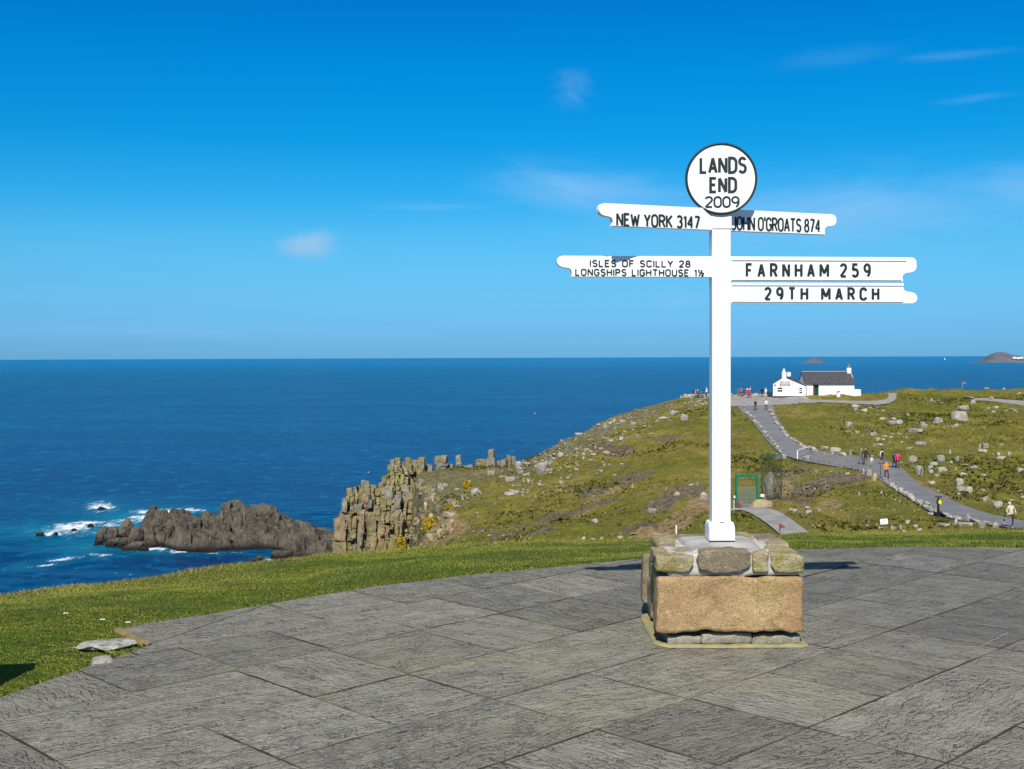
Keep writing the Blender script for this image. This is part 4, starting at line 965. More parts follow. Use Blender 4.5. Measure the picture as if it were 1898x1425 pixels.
def jag_mesh(seed):
    g = random.Random(seed); bm = bmesh.new(); ap = (g.uniform(-.25, .25), g.uniform(-.2, .2))
    for i in range(9): a = i / 9 * 6.283 + g.uniform(-.25, .25); r = g.uniform(.36, .55); bm.verts.new((r * math.cos(a), r * math.sin(a), 0)); 
    for i in range(10): a = i / 10 * 6.283 + g.uniform(-.4, .4); r = g.uniform(.18, .42); bm.verts.new((ap[0] * .6 + r * math.cos(a), ap[1] * .6 + r * math.sin(a), g.uniform(.45, .92)))
    bm.verts.new((ap[0], ap[1], 1)); bm.verts.new((ap[0] + .12, ap[1] + .06, .93))
    r = bmesh.ops.convex_hull(bm, input=bm.verts[:]); loose = [v for v in bm.verts if not v.link_faces]
    if loose: bmesh.ops.delete(bm, geom=loose, context='VERTS')
    bmesh.ops.triangulate(bm, faces=bm.faces[:]); bmesh.ops.subdivide_edges(bm, edges=bm.edges[:], cuts=5, use_grid_fill=True)
    co = np.array([v.co[:] for v in bm.verts]); s_ = seed * 3.7
    d = fbm(co[:, 0] * 5 + s_, co[:, 1] * 5, co[:, 2] * 3.5, 4, 3); q = np.abs(fbm(co[:, 0] * 3 + s_, co[:, 1] * 3, co[:, 2] * 1.2, 2, 9))
    for v, a, b in zip(bm.verts, d, q): k = 1 + a * .30 - max(0, .14 - b) * 1.8; v.co.x *= k; v.co.y *= k; v.co.z *= 1 + a * .12
    return bm_mesh('sea_rock', bm, M_REEF)
SR = [jag_mesh(900 + i) for i in range(6)]
def boulder(px, py, wp, hp, kind='p', label=None, group=None, v=None, rz=None, depth=.8, name='boulder', d=None):
    P_ = ground(px, py + hp * .42) if d is None else P_at(px, py + hp * .42, d)
    W_ = wp * P_.y / FPX; Hh = hp * P_.y / FPX * 1.15
    o = link(name, RK[kind][(v if v is not None else random.randrange(7))], None, (P_.x, P_.y + W_ * depth * .3, P_.z - Hh * .24), (random.uniform(-.12, .12), random.uniform(-.12, .12), rz if rz is not None else random.uniform(-.5, .5)))
    o.scale = (W_, max(W_ * depth, Hh * .7), Hh)
    return tag(o, label or 'weathered pale granite boulder half sunk in the grassy headland slope', 'boulder', group or ('boulders strewn over the headland slopes'))
BL = [ # px, py, w, h, kind, label
 (1414, 934, 40, 17, 'o', 'orange granite boulder at the head of the lower gravel path'), (1475, 945, 14, 8, 'p', None), (1495, 941, 12, 7, 'p', None), (1500, 948, 14, 7, 'p', None), (1447, 846, 22, 14, 'p', 'pale boulder at the inner bend of the tarmac path'),
 (1497, 849, 16, 11, 'g', 'grey boulder below the first fence posts by the path'), (1612, 876, 12, 14, 'p', None), (1600, 874, 14, 12, 'p', None), (1621, 886, 17, 18, 'o', 'ochre lichened boulder beside the path below the walkers'), (1584, 838, 20, 16, 'g', 'rounded grey boulder behind the fence where walkers pass'),
 (1550, 834, 20, 10, 'p', None), (1530, 830, 16, 7, 'p', None), (1666, 856, 26, 12, 'g', 'long low grey boulder just right of the walker in pink'), (1697, 852, 22, 22, 'g', 'upper of two large grey boulders by the path bend'), (1706, 872, 20, 26, 'g', 'tall pale boulder standing at the bend of the path'),
 (1575, 786, 14, 12, 'p', 'small pale boulder next to the dark walker on the upper slope'), (1655, 784, 20, 10, 'g', None), (1668, 782, 14, 9, 'p', None), (1700, 799, 28, 9, 'p', 'flat white boulder in a pair on the upper slope'), (1713, 789, 13, 8, 'p', 'small pale boulder above a flat white one'), (1740, 779, 16, 12, 'p', None),
 (1781, 771, 30, 19, 'p', 'biggest white boulder on the upper right slope'), (1788, 756, 26, 10, 'g', 'grey slab of rock balanced behind the biggest white boulder'), (1796, 739, 20, 10, 'p', 'pale boulder at the end of the far track'), (1804, 745, 10, 8, 'p', None), (1725, 741, 14, 7, 'p', None), (1737, 744, 10, 7, 'p', None), (1742, 749, 9, 7, 'p', None),
 (1831, 756, 20, 5, 'p', None), (1852, 754, 14, 7, 'g', None), (1841, 738, 12, 7, 'o', None), (1843, 763, 9, 4, 'p', None), (1892, 728, 26, 8, 'g', 'long grey outcrop on the right skyline'), (1860, 720, 18, 5, 'p', None), (1830, 715.5, 9, 4, 'p', 'small pale rock on the right skyline'),
 (1685, 828, 22, 10, 'g', None), (1708, 823, 26, 9, 'g', None), (1628, 825, 20, 6, 'p', None), (1815, 827, 12, 12, 'p', None), (1828, 826, 11, 10, 'p', None), (1819, 835, 11, 7, 'p', None), (1746, 850, 18, 15, 'g', None), (1785, 850, 26, 11, 'g', None), (1762, 857, 24, 7, 'p', None), (1760, 838, 14, 8, 'p', None),
 (1748, 870, 18, 9, 'p', None), (1743, 862, 22, 9, 'g', None), (1789, 862, 14, 6, 'p', None), (1771, 869, 12, 5, 'p', None), (1787, 879, 16, 8, 'p', None), (1805, 868, 16, 7, 'g', None), (1781, 893, 13, 15, 'p', None), (1784, 907, 18, 11, 'p', None), (1797, 908, 14, 12, 'p', None), (1730, 874, 12, 9, 'g', None), (1738, 880, 12, 8, 'p', None), (1722, 868, 12, 10, 'g', None),
 (1829, 922, 24, 18, 'g', 'big grey boulder above the path near the right edge'), (1842, 925, 12, 16, 'g', None), (1857, 937, 24, 14, 'g', 'dark undercut boulder beside the path near the man in jeans'), (1879, 926, 18, 9, 'g', None), (1893, 871, 14, 9, 'p', None), (1872, 841, 8, 9, 'p', None), (1858, 848, 16, 6, 'p', None), (1856, 851, 10, 5, 'p', None),
 (1769, 964, 21, 22, 'p', 'pyramid shaped boulder at the near edge of the path'), (1750, 974, 26, 9, 'p', 'low boulder just left of the pyramid shaped one'), (1792, 972, 28, 9, 'p', 'flat boulder just right of the pyramid shaped one'), (1822, 974, 17, 16, 'g', 'cube like boulder with a dark side by the near path edge'), (1846, 973, 11, 13, 'p', 'small upright stone by the foot of the man in jeans'),
 (1701, 983, 38, 4, 'p', 'long flat stone on the bank beyond the lawn'), (1668, 978, 16, 9, 'p', None), (1655, 979, 10, 9, 'o', None), (1676, 982, 9, 6, 'o', None), (1684, 968, 12, 7, 'p', None), (1633, 978, 10, 4, 'p', None), (1725, 953, 14, 7, 'p', None),
 (1251, 764, 18, 8, 'p', None), (1268, 773, 14, 14, 'p', 'white block on the left hill just below the skyline'), (1232, 775, 22, 7, 'p', None), (1174, 785, 10, 6, 'p', None), (1150, 783, 16, 9, 'g', None), (1140, 792, 12, 8, 'g', None), (1004, 867, 26, 26, 'g', 'large blocky grey outcrop on the left hillside'), (1014, 862, 14, 30, 'g', None), (992, 852, 18, 12, 'g', None), (975, 862, 18, 12, 'p', None),
 (1075, 803, 24, 9, 'p', None), (1099, 843, 14, 6, 'p', None), (1040, 895, 12, 8, 'g', 'lone grey boulder on the green slope left of the signpost'), (1119, 862, 10, 7, 'p', None), (948, 916, 26, 6, 'p', 'tilted pale slab on the green slope'), (954, 911, 22, 5, 'p', None), (1280, 895, 16, 14, 'g', 'left of two grey boulders beside the white post'), (1298, 895, 14, 12, 'g', 'grey boulder nearest the white post on the hillside'), (1209, 947, 19, 12, 'g', 'grey boulder beside the ochre scar of bare earth'),
 (1306, 919, 16, 18, 'p', 'pale ochre boulder at the top of the ochre earth scar'), (1233, 906, 10, 7, 'p', None), (1103, 966, 14, 8, 'p', None), (1078, 998, 22, 8, 'p', None), (1100, 1001, 12, 7, 'p', None), (1116, 1000, 14, 8, 'o', None), (1150, 998, 24, 8, 'o', None), (1172, 992, 12, 7, 'p', None), (1255, 915, 12, 8, 'o', None), (1172, 900, 10, 12, 'p', 'pale stone at the upper end of the dark earth scar'),
 (880, 908, 36, 26, 'g', 'large grey lichened boulder on the slope right of the crag'), (862, 922, 20, 16, 'g', None), (846, 934, 28, 17, 'g', 'grey slab boulder beside the yellow gorse'), (846, 904, 16, 16, 'g', None), (818, 905, 16, 13, 'g', None), (826, 900, 12, 10, 'g', None), (866, 896, 14, 14, 'o', None), (930, 880, 26, 14, 'g', None), (946, 888, 20, 10, 'p', None), (910, 876, 14, 9, 'p', None), (948, 868, 12, 9, 'g', None), (962, 860, 14, 10, 'p', None), (804, 926, 12, 16, 'o', None), (790, 940, 14, 20, 'o', None),
 (806, 950, 12, 20, 'o', None), (816, 940, 12, 14, 'g', None), (765, 996, 26, 10, 'g', None), (800, 998, 22, 16, 'o', None), (816, 990, 18, 22, 'o', None), (780, 1006, 22, 10, 'o', None), (756, 985, 20, 14, 'o', None), (832, 955, 24, 10, 'p', None), (838, 968, 18, 12, 'o', None), (776, 964, 16, 16, 'g', None), (752, 958, 14, 24, 'o', None)]
def region(px, py):
    if px < 760: return 'at the foot of the crag'
    if px < 850 and py > 930: return 'beside the brightest yellow gorse'
    if px < 970: return 'between the crag and the left hill'
    if px < 1060: return 'low on the left end of the hill' if py > 880 else 'on the rocky shoulder left of the hill'
    if px < 1200: return 'under the left skyline' if py < 830 else 'around the dark earth scars' if py < 975 else 'just beyond the lawn left of the plinth'
    if px < 1320: return 'near the top of the left hill' if py < 800 else 'around the ochre scar by the white post' if py > 880 else 'halfway up the hill by the white post'
    if px < 1480: return 'beside the lower gravel path' if py > 880 else 'on the green verge left of the upper path'
    if px < 1640: return 'on the meadow below the cottage' if py < 830 else 'by the post and wire fence' if py < 885 else 'on the scrubby bank below the walkers'
    if py < 765: return 'near the far track on the right skyline' if px > 1770 else 'on the upper slope right of the cottage'
    if py < 815: return 'on the upper right hand slope'
    if py < 862: return 'in the boulder field above the walkers'
    if py < 905: return 'in the boulder field right of the path'
    if py < 950: return 'just above the path near the right edge'
    return 'on the near bank beside the path and lawn'
def rlabel(px, py, w_, h_, kd, noun='boulder'):
    sz = 'tiny' if w_ < 9 else 'small' if w_ < 13 else 'medium sized' if w_ < 20 else 'large'
    sh_ = 'flat' if h_ < w_ * .42 else 'low' if h_ < w_ * .62 else 'rounded' if h_ < w_ * .95 else 'upright'
    return f"{sz} {sh_} {dict(p='pale', g='grey', o='ochre')[kd]} {noun} {region(px, py)}"
for b in BL: boulder(b[0], b[1], b[2], b[3], b[4], b[5] or rlabel(*b[:5]))
def tall(px, py, wp, hp, v, lab):
    o = boulder(px, py, wp, hp, 'g', lab, v=v, rz=.2, depth=.9); return o
tall(1429, 884, 38, 88, 2, 'tall leaning grey green rock inside the green netted frame')
# scattered smaller rocks, seeded over the slopes in drifts
cnt = 0; tries = 0; gg = np.random.default_rng(5); small = []
while cnt < 330 and tries < 9000:
    tries += 1
    if tries % 5 < 2:
        px = gg.uniform(955, 1312); skl = np.interp(px, [960, 1020, 1100, 1180, 1262, 1312], [857, 822, 790, 757, 737, 732]); py = skl + abs(gg.normal(0, 1)) * np.interp(px, [960, 1100, 1312], [34, 42, 14]) + .5; zone = 'l'
    elif tries % 5 < 4: px, py = gg.uniform(1560, 1898), gg.uniform(728, 985); zone = 'r'
    else: px, py = gg.uniform(1440, 1640), gg.uniform(742, 985); zone = 'm'
    P_ = ground(px, py)
    if any(inpoly(P_.x, P_.y, pl) for pl in PATHS) or min(dseg(P_.x, P_.y, pl + [pl[0]]) for pl in PATHS) < .8: continue
    if 17 < P_.x < 31 and P_.y > 200: continue
    dens = fbm(P_.x / 8, P_.y / 10, 0, 3, 44)
    if dens < (.22 if zone == 'm' else .10 if zone == 'r' else -.05) : continue
    s = float(np.clip(gg.lognormal(-.62, .45), .25, 1.5)) * (1.0 if zone != 'l' else .85)
    if P_.y < 110: s *= .6
    kd = 'p' if gg.random() < .55 else ('g' if gg.random() < .75 else 'o')
    o = link('boulder', RK[kd][int(gg.integers(7))], None, (P_.x, P_.y, P_.z - s * .2), (gg.uniform(-.2, .2), gg.uniform(-.2, .2), gg.uniform(0, 6.28)))
    o.scale = (s, s * gg.uniform(.6, 1.1), s * gg.uniform(.35, .8))
    o['_r'] = rlabel(px, py, o.scale[0] * FPX / P_.y, o.scale[2] * FPX / P_.y, kd, 'rock'); small.append(o); cnt += 1
small.sort(key=lambda o: -o.scale[0] / o.location[1])
LAB = {'l': 'small weathered rock among the rubble along the left hill', 'r': 'small weathered rock strewn over the right hand slope'}
for i, o in enumerate(small):
    left = o.location.x / o.location.y < .17
    lb_ = o['_r']; del o['_r']
    if i < 165: tag(o, lb_, 'rock', 'rocks on the left hill' if left else 'rocks on the right hand slope')
rest = small[165:]; bm = bmesh.new()
for o in rest:
    mw = Matrix.LocRotScale(o.location, o.rotation_euler, o.scale); b2_ = bmesh.new(); b2_.from_mesh(o.data); b2_.transform(mw); tmp = bpy.data.meshes.new('t'); b2_.to_mesh(tmp); b2_.free(); bm.from_mesh(tmp); bpy.data.meshes.remove(tmp)
# rubble too small to count: more of the same, finer
for i in range(1500):
    u = gg.random()
    if u < .5:
        px = gg.uniform(955, 1312); skl = np.interp(px, [960, 1020, 1100, 1180, 1262, 1312], [857, 822, 790, 757, 737, 732]); py = skl + abs(gg.normal(0, 1)) * np.interp(px, [960, 1100, 1312], [32, 38, 8])
    elif u < .62: px, py = gg.uniform(690, 960), gg.uniform(870, 1000)
    else: px, py = gg.uniform(1440, 1898), gg.uniform(722, 985)
    P_ = ground(px, py)
    if any(inpoly(P_.x, P_.y, pl) for pl in PATHS): continue
    if 17 < P_.x < 31 and P_.y > 200: continue
    if u > .62 and fbm(P_.x / 8, P_.y / 10, 0, 3, 44) < .08: continue
    s = gg.uniform(.12, .42); mw = Matrix.LocRotScale(Vector((P_.x, P_.y, P_.z - s * .12)), Matrix.Rotation(gg.uniform(0, 6.28), 3, 'Z').to_euler(), Vector((s, s * gg.uniform(.6, 1), s * gg.uniform(.3, .8))))
    n0 = len(bm.verts); bm.from_mesh(RK['p'][i % 7]); bm.verts.ensure_lookup_table()
    for v in bm.verts[n0:]: v.co = mw @ v.co
for o in rest: bpy.data.objects.remove(o)
tag(link('rubble', bm_mesh('rubble', bm, B_GREY)), 'fine pale stone rubble scattered across the heath', 'rubble', kind='stuff')
# kerb stones along the tarmac path
ks = []
def kerb(L, step, s0, s1, off, lab, grp):
    q = resample([Vector(p) if not isinstance(p, Vector) else p for p in chaikin(L, 2)], int(sum((L[i + 1] - L[i]).length for i in range(len(L) - 1)) / step))
    for i, (x, y) in enumerate(q):
        a = q[max(0, i - 1)]; b = q[min(len(q) - 1, i + 1)]; L_ = math.hypot(*(b - a)); nx, ny = -(b[1] - a[1]) / L_, (b[0] - a[0]) / L_
        s = random.uniform(s0, s1); x += nx * off + random.uniform(-.1, .1); y += ny * off + random.uniform(-.1, .1)
        o = link('kerb_stone', RK['p' if random.random() < .8 else 'g'][random.randrange(7)], None, (x, y, hz(x, y) - .10), (random.uniform(-.1, .1), random.uniform(-.1, .1), math.atan2(b[1] - a[1], b[0] - a[0]) + random.uniform(-.2, .2)))
        o.scale = (s * random.uniform(.9, 1.4), s * .7, s * random.uniform(.45, .75)); tag(o, lab, 'stone', grp)
kerb(MAIN_A[0:6], 1.25, .5, .9, .5, 'rough kerb stone on the left edge of the upper path', 'kerb stones left of the upper path')
kerb(MAIN_B[2:8], 1.25, .5, 1.0, -.5, 'rough kerb stone on the right edge of the upper path', 'kerb stones right of the upper path')
kerb(MAIN_A[10:16], .62, .45, .85, .25, 'pale kerb stone between the lower path and the green bank', 'kerb stones along the lower path')
kerb([MAIN_B[7], MAIN_B[8], MAIN_B[9]], 1.3, .5, 1.1, -1.0, 'rough stone behind the post and wire fence', 'stones behind the fence')
# pale worn stone paving beside the upper path
STR_L = gl([(1352, 748), (1372, 768), (1392, 790), (1412, 815), (1430, 838)])
# low dry stone wall at the viewpoint left of the post
for i in range(26):
    px = 1262 + i * 2.1 + random.uniform(-.6, .6)
    P_ = ground(px, np.interp(px, [1262, 1275, 1315], [738, 734, 735])); s = random.uniform(.5, 1.0)
    o = link('wall_stone', RK['p' if i % 3 else 'g'][i % 7], None, (P_.x, P_.y, P_.z - .15), (0, 0, random.uniform(0, 6))); o.scale = (s, s * .8, s * .8); tag(o, 'pale stone of the rough wall on the skyline left of the white post', 'stone', 'stones of the skyline viewpoint wall')
for i in range(20):
    px = 1356 + i * 4.0 + random.uniform(-1, 1); P_ = P_at(px, 731.5, 217); s = random.uniform(.6, 1.1); z = hz(P_.x, P_.y)
    o = link('wall_stone', RK['p' if i % 3 else 'o'][i % 7], None, (P_.x, P_.y, z - .15), (0, 0, random.uniform(0, 6))); o.scale = (s, s * .8, s * .8); tag(o, 'stone of the low wall behind the visitors at the cottage forecourt', 'stone', 'stones of the forecourt wall')

# ------------------------------------------------------------------ crag of granite columns
crag = bpy.data.objects.new('granite_crag', None); C.objects.link(crag); c0 = P_at(700, 1040, 168); crag.location = c0
tag(crag, 'jointed granite crag of lichened square columns rising above the sea', 'crag')
BLK = []
def block_mesh(seed, mat):
    g = random.Random(seed); bm = bmesh.new(); vs = box_bm(bm, -.5, .5, -.5, .5, 0, 1)
    for v in vs: v.co.x *= g.uniform(.74, 1.04); v.co.y *= g.uniform(.74, 1.04); v.co.z += g.uniform(-.10, .10)
    bmesh.ops.subdivide_edges(bm, edges=bm.edges[:], cuts=2, use_grid_fill=True)
    for v in bm.verts:
        c = v.co; edge = (abs(c.x) > .3) + (abs(c.y) > .3) + (c.z < .1 or c.z > .9)
        k = .86 if edge >= 3 else .94 if edge == 2 else 1.0
        v.co = Vector((c.x * k, c.y * k, .5 + (c.z - .5) * (.93 if edge >= 3 else 1))) + Vector((g.uniform(-.055, .055), g.uniform(-.055, .055), g.uniform(-.035, .035)))
    return bm_mesh('rock_block', bm, mat)
BLKS = {k: [block_mesh(300 + i + j * 20, mt) for i in range(8)] for j, (k, mt) in enumerate((('y', CRAG), ('w', CRAG_W), ('d', CRAG_D)))}
nb = 0
def column(px0, px1, ytop, ybot, d, kinds='yd', bh=(18, 34), dep=1.0, round_top=False):
    global nb
    m_ = d / FPX; xc = ray((px0 + px1) / 2, ytop)[0] * d; wd = (px1 - px0) * m_; y = ytop; first = True; dpt = max(wd, 1.4) * dep
    while y < ybot:
        h = min(random.uniform(*bh), ybot - y + 2); zt = zz((px0 + px1) / 2, y, d); zb = zz((px0 + px1) / 2, y + h, d); k = random.choice(kinds)
        ww = wd * random.uniform(.86, 1.22) * (.9 if first else 1.0); ox = random.uniform(-.10, .10) * wd; oy = random.uniform(-.16, .16) * dpt
        o = link('rock_block', BLKS[k][random.randrange(8)], crag, (xc + ox - c0.x, d + dpt / 2 + oy - c0.y, zb - c0.z), (random.uniform(-.04, .04), random.uniform(-.05, .05), random.choice([0, math.pi]) + random.uniform(-.3, .3)))
        o.scale = (ww, dpt * random.uniform(.9, 1.1), (zt - zb) * random.uniform(.97, 1.04)); nb += 1; y += h; first = False
# rear row carries the skyline
for a in [(640, 653, 905, 1000, 172), (653, 664, 903, 990, 172.5), (664, 683, 892, 985, 171), (683, 699, 902, 990, 173), (698, 712, 896, 985, 172), (709, 721, 883, 980, 173), (718, 729, 862, 960, 175), (723, 733, 853, 930, 174.5), (732, 743, 850, 940, 174), (744, 754, 858, 930, 176), (748, 764, 851, 935, 174), (764, 776, 855, 930, 176),
          (774, 788, 849, 925, 174.5), (786, 802, 862, 905, 177), (800, 830, 858, 888, 176), (803, 818, 846, 860, 176.5), (816, 829, 845, 862, 176), (828, 842, 862, 885, 178), (840, 855, 856, 884, 177), (842, 854, 844, 858, 177.5), (854, 882, 863, 886, 178), (881, 902, 853, 878, 178), (900, 920, 851, 880, 177), (903, 917, 834, 853, 177.3), (918, 930, 855, 880, 178), (928, 940, 852, 876, 177), (937, 947, 844, 870, 178), (947, 957, 846, 872, 178.5)]: column(*a, kinds='yydd', bh=(10, 26))
# middle row
for a in [(632, 644, 925, 1010, 168), (655, 672, 935, 1010, 168), (672, 690, 950, 1015, 167.5), (688, 704, 940, 1010, 168), (702, 716, 925, 1005, 168.5), (712, 732, 905, 1000, 170), (728, 748, 918, 1000, 169), (745, 760, 900, 990, 171), (765, 786, 895, 915, 172), (726, 752, 890, 960, 172.5), (756, 776, 912, 925, 172), (800, 822, 880, 890, 175)]: column(*a, kinds='ydd', bh=(18, 40))
# front faces, broad and tall, stained warm
for a in [(618, 642, 962, 1046, 163), (641, 653, 955, 1046, 164), (652, 664, 960, 1046, 164.5), (663, 676, 948, 1046, 164), (676, 696, 955, 1046, 163.5), (695, 712, 968, 1046, 164), (710, 724, 975, 1040, 164.5), (722, 742, 955, 1040, 165), (740, 756, 975, 1035, 165), (720, 738, 1000, 1040, 162.5), (738, 752, 998, 1036, 162.8)]: column(*a, kinds='ywww' if a[0] > 650 else 'yyw', bh=(34, 60))
# the solid fissured mass the columns stand out of
uu = np.linspace(619, 768, 190); tt_ = np.linspace(0, 1, 200); U, TV = np.meshgrid(uu, tt_, indexing='ij')
top_ = np.interp(U, [619, 640, 655, 664, 684, 700, 712, 720, 732, 765, 768], [968, 922, 912, 904, 906, 908, 900, 876, 862, 862, 870]) + (vnoise(np.floor(U / 9), 0, 0, 3) - .5) * 12
bot_ = np.interp(U, [619, 740, 768], [1050, 1046, 1006]); PYg = top_ + (bot_ - top_) * TV
tier = np.interp(PYg, [850, 900, 930, 952, 962, 1050], [174.6, 172.2, 170.0, 169.0, 165.4, 163.8])
cw = U + 3.2 * fbm(U / 30, PYg / 26, 0, 3, 6) * 2; ci = np.floor(cw / 8.5); fr = cw / 8.5 - ci; rj = np.floor(PYg / 24 + vnoise(ci, 0, 0, 12) * 9)
dep_ = tier + (vnoise(ci, rj, 0, 31) - .5) * 2.0 + (vnoise(ci, 5, 0, 33) - .5) * 1.2 + fbm(U / 5, PYg / 5, 0, 4, 14) * .55 + np.clip(.12 - np.minimum(fr, 1 - fr), 0, 1) * 14 + np.clip(.08 - np.abs(np.mod(PYg / 24 + vnoise(ci, 0, 0, 12) * 9, 1) - .04), 0, 1) * 6
vx = (U - 949) / FPX; RX = np.zeros(U.shape + (3,))
for ii in range(U.shape[0]):
    for jj in range(U.shape[1]):
        v_ = ray(U[ii, jj], PYg[ii, jj]); d_ = dep_[ii, jj]; RX[ii, jj] = (v_[0] * d_ - c0.x, d_ - c0.y, 1.6 + v_[2] * d_ - c0.z)
back = RX[:, :1].copy(); back[..., 1] += 5; back[..., 2] -= 1.5; RX = np.concatenate([back, RX], 1)
sl_ = RX[:1].copy(); sl_[..., 1] += 6; sr_ = RX[-1:].copy(); sr_[..., 1] += 5; RX = np.concatenate([sl_, RX, sr_], 0)
idx = np.arange(RX.shape[0] * RX.shape[1]).reshape(RX.shape[:2]); Fq = np.stack([idx[:-1, :-1], idx[:-1, 1:], idx[1:, 1:], idx[1:, :-1]], -1).reshape(-1, 4)
me = npmesh('rock_face', RX.reshape(-1, 3), Fq, CRAG, False)
if sum(me.polygons[i].normal.y for i in range(0, len(me.polygons), 97)) > 0: me.flip_normals()
link('rock_face', me, crag)
for i in range(44):      # broken ground between the columns and the grass
    u = random.random(); px = 752 + u * 84 + random.uniform(-6, 6); yt = random.uniform(872 + u * 30, 1004 - u * 20); w_ = random.uniform(8, 22); p_ = ground(px, yt + 8)
    column(px - w_ / 2, px + w_ / 2, yt, yt + random.uniform(7, 16), p_.y - .4, 'yyww' if yt > 930 else 'yd', bh=(7, 14))
for i in range(20):      # lesser blocks wedged on the faces
    px = random.uniform(622, 756); yt = np.interp(px, [622, 650, 690, 730, 756], [968, 915, 905, 862, 870]) + random.uniform(8, 120); w_ = random.uniform(5, 13)
    column(px - w_ / 2, px + w_ / 2, yt, yt + random.uniform(5, 22), (166.5 if yt < 950 else 162.6) + random.uniform(-.6, 1.2) + (4 if yt < 900 else 0), 'ydw', bh=(8, 16))
for i in range(20):      # low broken blocks along the back edge towards the hill
    px = random.uniform(785, 965); yt = np.interp(px, [785, 850, 965], [864, 864, 858]) + random.uniform(-2, 16); w_ = random.uniform(6, 16)
    column(px - w_ / 2, px + w_ / 2, yt, yt + random.uniform(6, 14), 175 + random.uniform(-3, 1), 'yd', bh=(6, 12))
print('crag blocks', nb)
# yellow gorse and lichen bushes
t = MT('gorse_flower', .8, .1); t.base(t.mix(t.at('tint'), (.10, .11, .015), (.48, .33, .015))); M_GOR = t.m
def gorse(px, py, wp, hp, lab, d=None):
    P_ = P_at(px, py + hp / 2, d) if d else ground(px, py + hp / 2); W_ = wp * P_.y / FPX; Hh = hp * P_.y / FPX; g = np.random.default_rng(int(px)); n = 900
    u = g.normal(0, 1, (n, 3)); u /= np.linalg.norm(u, axis=1)[:, None]; u *= (.55 + .45 * g.random(n))[:, None]; lump = 1 + .35 * fbm(u[:, 0] * 2, u[:, 1] * 2, u[:, 2] * 2, 2, 9)
    c_ = np.stack([u[:, 0] * W_ / 2 * lump, u[:, 1] * W_ / 2.5 * lump, np.abs(u[:, 2]) * Hh * lump], -1); V = c_[:, None] + g.normal(0, .10, (n, 3, 3))
    me = npmesh('gorse_bush', V.reshape(-1, 3), np.arange(n * 3).reshape(-1, 3), M_GOR, False); attr(me, 'tint', np.repeat(np.clip(g.normal(.75, .3, n), 0, 1), 3))
    tag(link('gorse_bush', me, None, P_), lab, 'bush')
gorse(798, 970, 32, 18, 'brightest yellow gorse bush at the foot of the crag')
gorse(743, 1003, 16, 20, 'narrow yellow gorse at the lower edge of the crag', 161)
gorse(866, 897, 15, 12, 'small yellow gorse tuft above the grey boulder')
gorse(834, 938, 14, 10, 'small yellow gorse tuft left of the grey slab')

# ------------------------------------------------------------------ reef
fx = [262, 275, 290, 300, 320, 340, 360, 385, 400, 410, 420, 445, 470, 490, 500, 515, 525, 545, 570, 590, 605, 620, 640, 665]
ft = [978, 955, 946, 950, 950, 947, 956, 956, 957, 946, 930, 928, 937, 937, 945, 952, 963, 966, 974, 985, 988, 990, 996, 1005]
lx = [262, 300, 340, 400, 460, 520, 560, 600, 640, 665]; lf = [992, 984, 978, 979, 981, 984, 990, 1000, 1006, 1010]     # top of the front ledge
bx_ = [262, 280, 300, 330, 365, 400, 440, 480, 505, 530, 560, 600, 640, 665]; bt = [1004, 1010, 1014, 1022, 1023, 1022, 1020, 1018, 1020, 1028, 1034, 1036, 1036, 1036]
cols = np.arange(262, 665, 1.0); nv_ = 110; RV = np.zeros((len(cols), nv_, 3)); D0 = np.zeros(len(cols))
for i, px in enumerate(cols):
    pb = on_z(px, np.interp(px, bx_, bt), SEA); d0 = pb.y; zl_ = zz(px, np.interp(px, lx, lf), d0 + 9) - SEA; zt_ = zz(px, np.interp(px, fx, ft), d0 + 20) - SEA; e = min(1, (px - 258) / 12)
    v = np.linspace(0, 1, nv_); dd = d0 - 3 + v * 48
    zl_ = max(zl_, 1.0); zt_ = max(zt_, zl_ * .95)
    z = np.interp(dd - d0, [-3, -1.2, .4, 2.5, 7, 13, 15.5, 18.5, 23, 30, 40, 45], [-3, -2, .55 * zl_, .82 * zl_, .95 * zl_, zl_, .65 * zt_ + .35 * zl_, zt_, .9 * zt_, .5 * zt_, 0, -3])
    rr_ = ray(px, 990)[0]; RV[i, :, 0] = rr_ * dd; RV[i, :, 1] = dd; RV[i, :, 2] = z
x_, y_, z_ = RV[..., 0], RV[..., 1], RV[..., 2]
crk = np.abs(fbm(x_ / 5.5 + y_ / 16, y_ / 9, 0, 3, 15)); blk = vnoise(np.floor(x_ / 3.4 + fbm(x_ / 6, y_ / 6, 0, 2, 3) * 1.6), np.floor(y_ / 3.6 + fbm(x_ / 5, y_ / 5, 0, 2, 4) * 1.5), 0, 71)
z_ += (np.clip(z_ / 3, 0, 1)) * (fbm(x_ / 7, y_ / 7, 0, 3, 12) * 1.9 + fbm(x_ / 2.4, y_ / 3.6, 0, 3, 13) * 1.0 + (blk - .5) * 2.8 - np.clip(.16 - crk, 0, 1) * 12)
zl = (z_ + x_ * .10 + fbm(x_ / 9, y_ / 9, 0, 2, 81) * 1.5) / 1.9; fz = zl - np.floor(zl); z_ += (np.clip(z_ / 3, 0, 1)) * (np.clip(fz * 2.6, 0, 1) - fz) * 1.5
x_ += fbm(y_ / 3, z_ / 2, x_ / 3, 3, 18) * 1.3; y_ += fbm(x_ / 2.5, z_ / 2, y_ / 3, 3, 19) * 1.6; z_ += SEA
idx = np.arange(len(cols) * nv_).reshape(len(cols), nv_); Fq = np.stack([idx[:-1, :-1], idx[1:, :-1], idx[1:, 1:], idx[:-1, 1:]], -1).reshape(-1, 4)
me = npmesh('rock_reef', np.stack([x_, y_, z_], -1).reshape(-1, 3), Fq, M_REEF, False)
